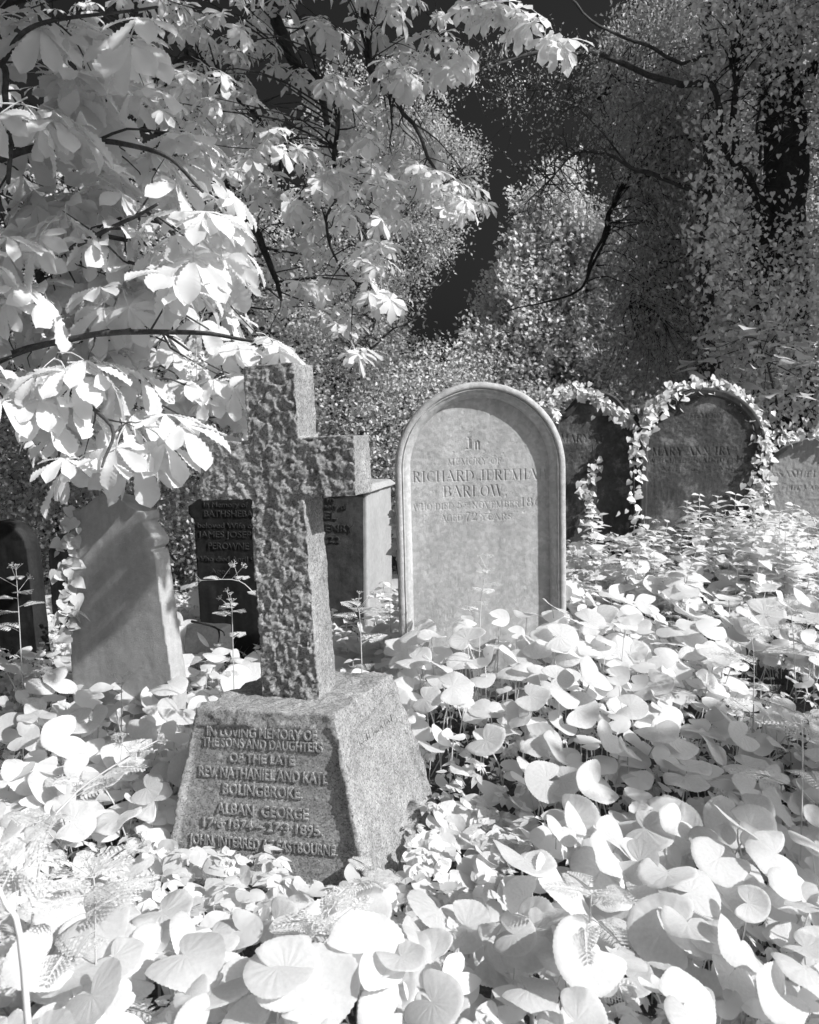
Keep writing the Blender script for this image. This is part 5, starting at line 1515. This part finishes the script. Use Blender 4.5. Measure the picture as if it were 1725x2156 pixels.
    pj = proj(Q); order = np.argsort(pj[:, 2] - 12 * S + 50 * ((pj[:, 0] > 1730) | (pj[:, 1] < 0)))
    me = MB(); me.add(*IVY_T); me = me.mesh('ivy_leaf', M['ivy'], smooth=False)
    for q in order[:290]:
        o = link('leaf', me, t)
        o.matrix_local = Matrix([list(R[q][i]) + [Q[q][i]] for i in range(3)] + [[0, 0, 0, 1]]) @ Matrix.Scale(S[q], 4)
    rest = order[290:]
    cr = MB(); stamp(cr, IVY_T, R[rest], S[rest], Q[rest])
    tag(cr.obj('crown', M['ivy'], t, smooth=False), kind='stuff')
    # sycamore sprays low on the right
    T = np.array([U(a, c, d) for a, c, d in [(1500, 735, 5.9), (1560, 715, 5.8), (1620, 690, 5.8), (1665, 720, 5.7), (1590, 770, 5.8), (1650, 770, 5.7), (1700, 745, 5.7), (1450, 780, 6.0), (1560, 790, 5.9), (1610, 815, 5.8), (1690, 800, 5.7)]])
    t = thing('sycamore_sapling', 'sycamore sapling spreading flat pale leaves above the right-hand headstones', 'tree', (0, 0, 0))
    mb = MB(); b = U(1640, 1200, 6.4)
    limbs = make_limbs(mb, [([(b[0], b[1], 0), U(1640, 950, 6.3), U(1625, 800, 6.1), U(1600, 720, 6.0)], .015, .005)], 6, 20, .02)
    e = connect(mb, limbs, T, rng3, .005); mb.obj('trunk', M['bark'], t)
    for g in T:
        for k in range(5):
            a = rng3.uniform(0, 6.28); D = np.array([math.cos(a), math.sin(a), -.15]); N = np.array([rng3.normal(.1, .2), rng3.normal(-.3, .2), 1])
            Rk = frames(D[None], N[None])[0]; o = link('leaf', me, t); q = g + rng3.normal(0, .06, 3)
            o.matrix_local = Matrix([list(Rk[i]) + [q[i]] for i in range(3)] + [[0, 0, 0, 1]]) @ Matrix.Scale(rng3.uniform(.09, .15), 4)
    # shade tree standing out of the picture on the right
    rng4 = np.random.default_rng(26)
    q = unit(rng4.normal(0, 1, (720, 3))) * rng4.random((720, 1)) ** .4
    A = np.array([4.85, 6.1, 4.9]) + q * np.array([1.15, 1.35, 2.2])
    q = unit(rng4.normal(0, 1, (24, 3))) * rng4.random((24, 1)) ** .4
    B = np.array([7.0, 3.0, 5.3]) + q * np.array([1.2, .9, .8])
    q = unit(rng4.normal(0, 1, (9, 3))) * rng4.random((9, 1)) ** .4
    Cc = np.array([5.7, .5, 4.1]) + q * np.array([.5, .18, .16])
    leaf_tree('lime_tree', 'tall lime tree beyond the right edge whose crown shades the yew', [
        ([(5.5, 6.6, -.1), (5.4, 6.5, 2.5), (5.1, 6.4, 5), (4.9, 6.3, 7)], .22, .06), ([(5.4, 6.5, 2.8), (6.2, 4, 3.8), (6.4, 1.8, 4.2), (5.7, .5, 4.2)], .06, .015),
        ([(5.2, 6.4, 3.5), (4.6, 6.0, 4.6), (4.2, 5.8, 5.5)], .06, .02)],
        np.vstack([A, Cc]), .02, 40, tiny_leaf(.8), .15, M['shade_leaf'], M['bark'], 77, spread=.22, subtwigs=2, nvar=.6)
trees()

def far_wood():
    """trees farther back that close the view between the nearer ones"""
    rng = np.random.default_rng(27)
    SL = small_leaf(.7, .08, .1)
    specs = [(-60, 380, 300, 14, 'pale distant tree behind the left-hand hazel'), (250, 660, 200, 15, 'distant tree between the chestnut limbs'), (560, 900, 560, 16, 'distant tree low behind the birch'), (1330, 1560, 150, 13.5, 'distant tree deep behind the yew'), (1540, 1840, 80, 13, 'distant tree behind the ivy-clad trunk'), (940, 1120, 830, 17, 'far low scrub under the sky gap')]
    for i, (x0, x1, yt, d, lab) in enumerate(specs):
        pts = poly_points([(x0, 1060), (x0 + (x1 - x0) * .1, yt + 160), ((x0 + x1) / 2, yt), (x1 - (x1 - x0) * .1, yt + 160), (x1, 1060)], 150, d - 1.2, d + 1.2, rng)
        a = U((x0 + x1) / 2, 1080, d); b = U((x0 + x1) / 2, yt + 60, d)
        leaf_tree('background_tree', lab, [([(a[0], a[1], -.1), (a[0] + .1, a[1], b[2] * .5), tuple(b)], .14, .03)], pts, .012, 52, tiny_leaf(.7), .085, M['small_leaf'], M['bark'], 90 + i, spread=.34, subtwigs=2, nvar=.7)
far_wood()
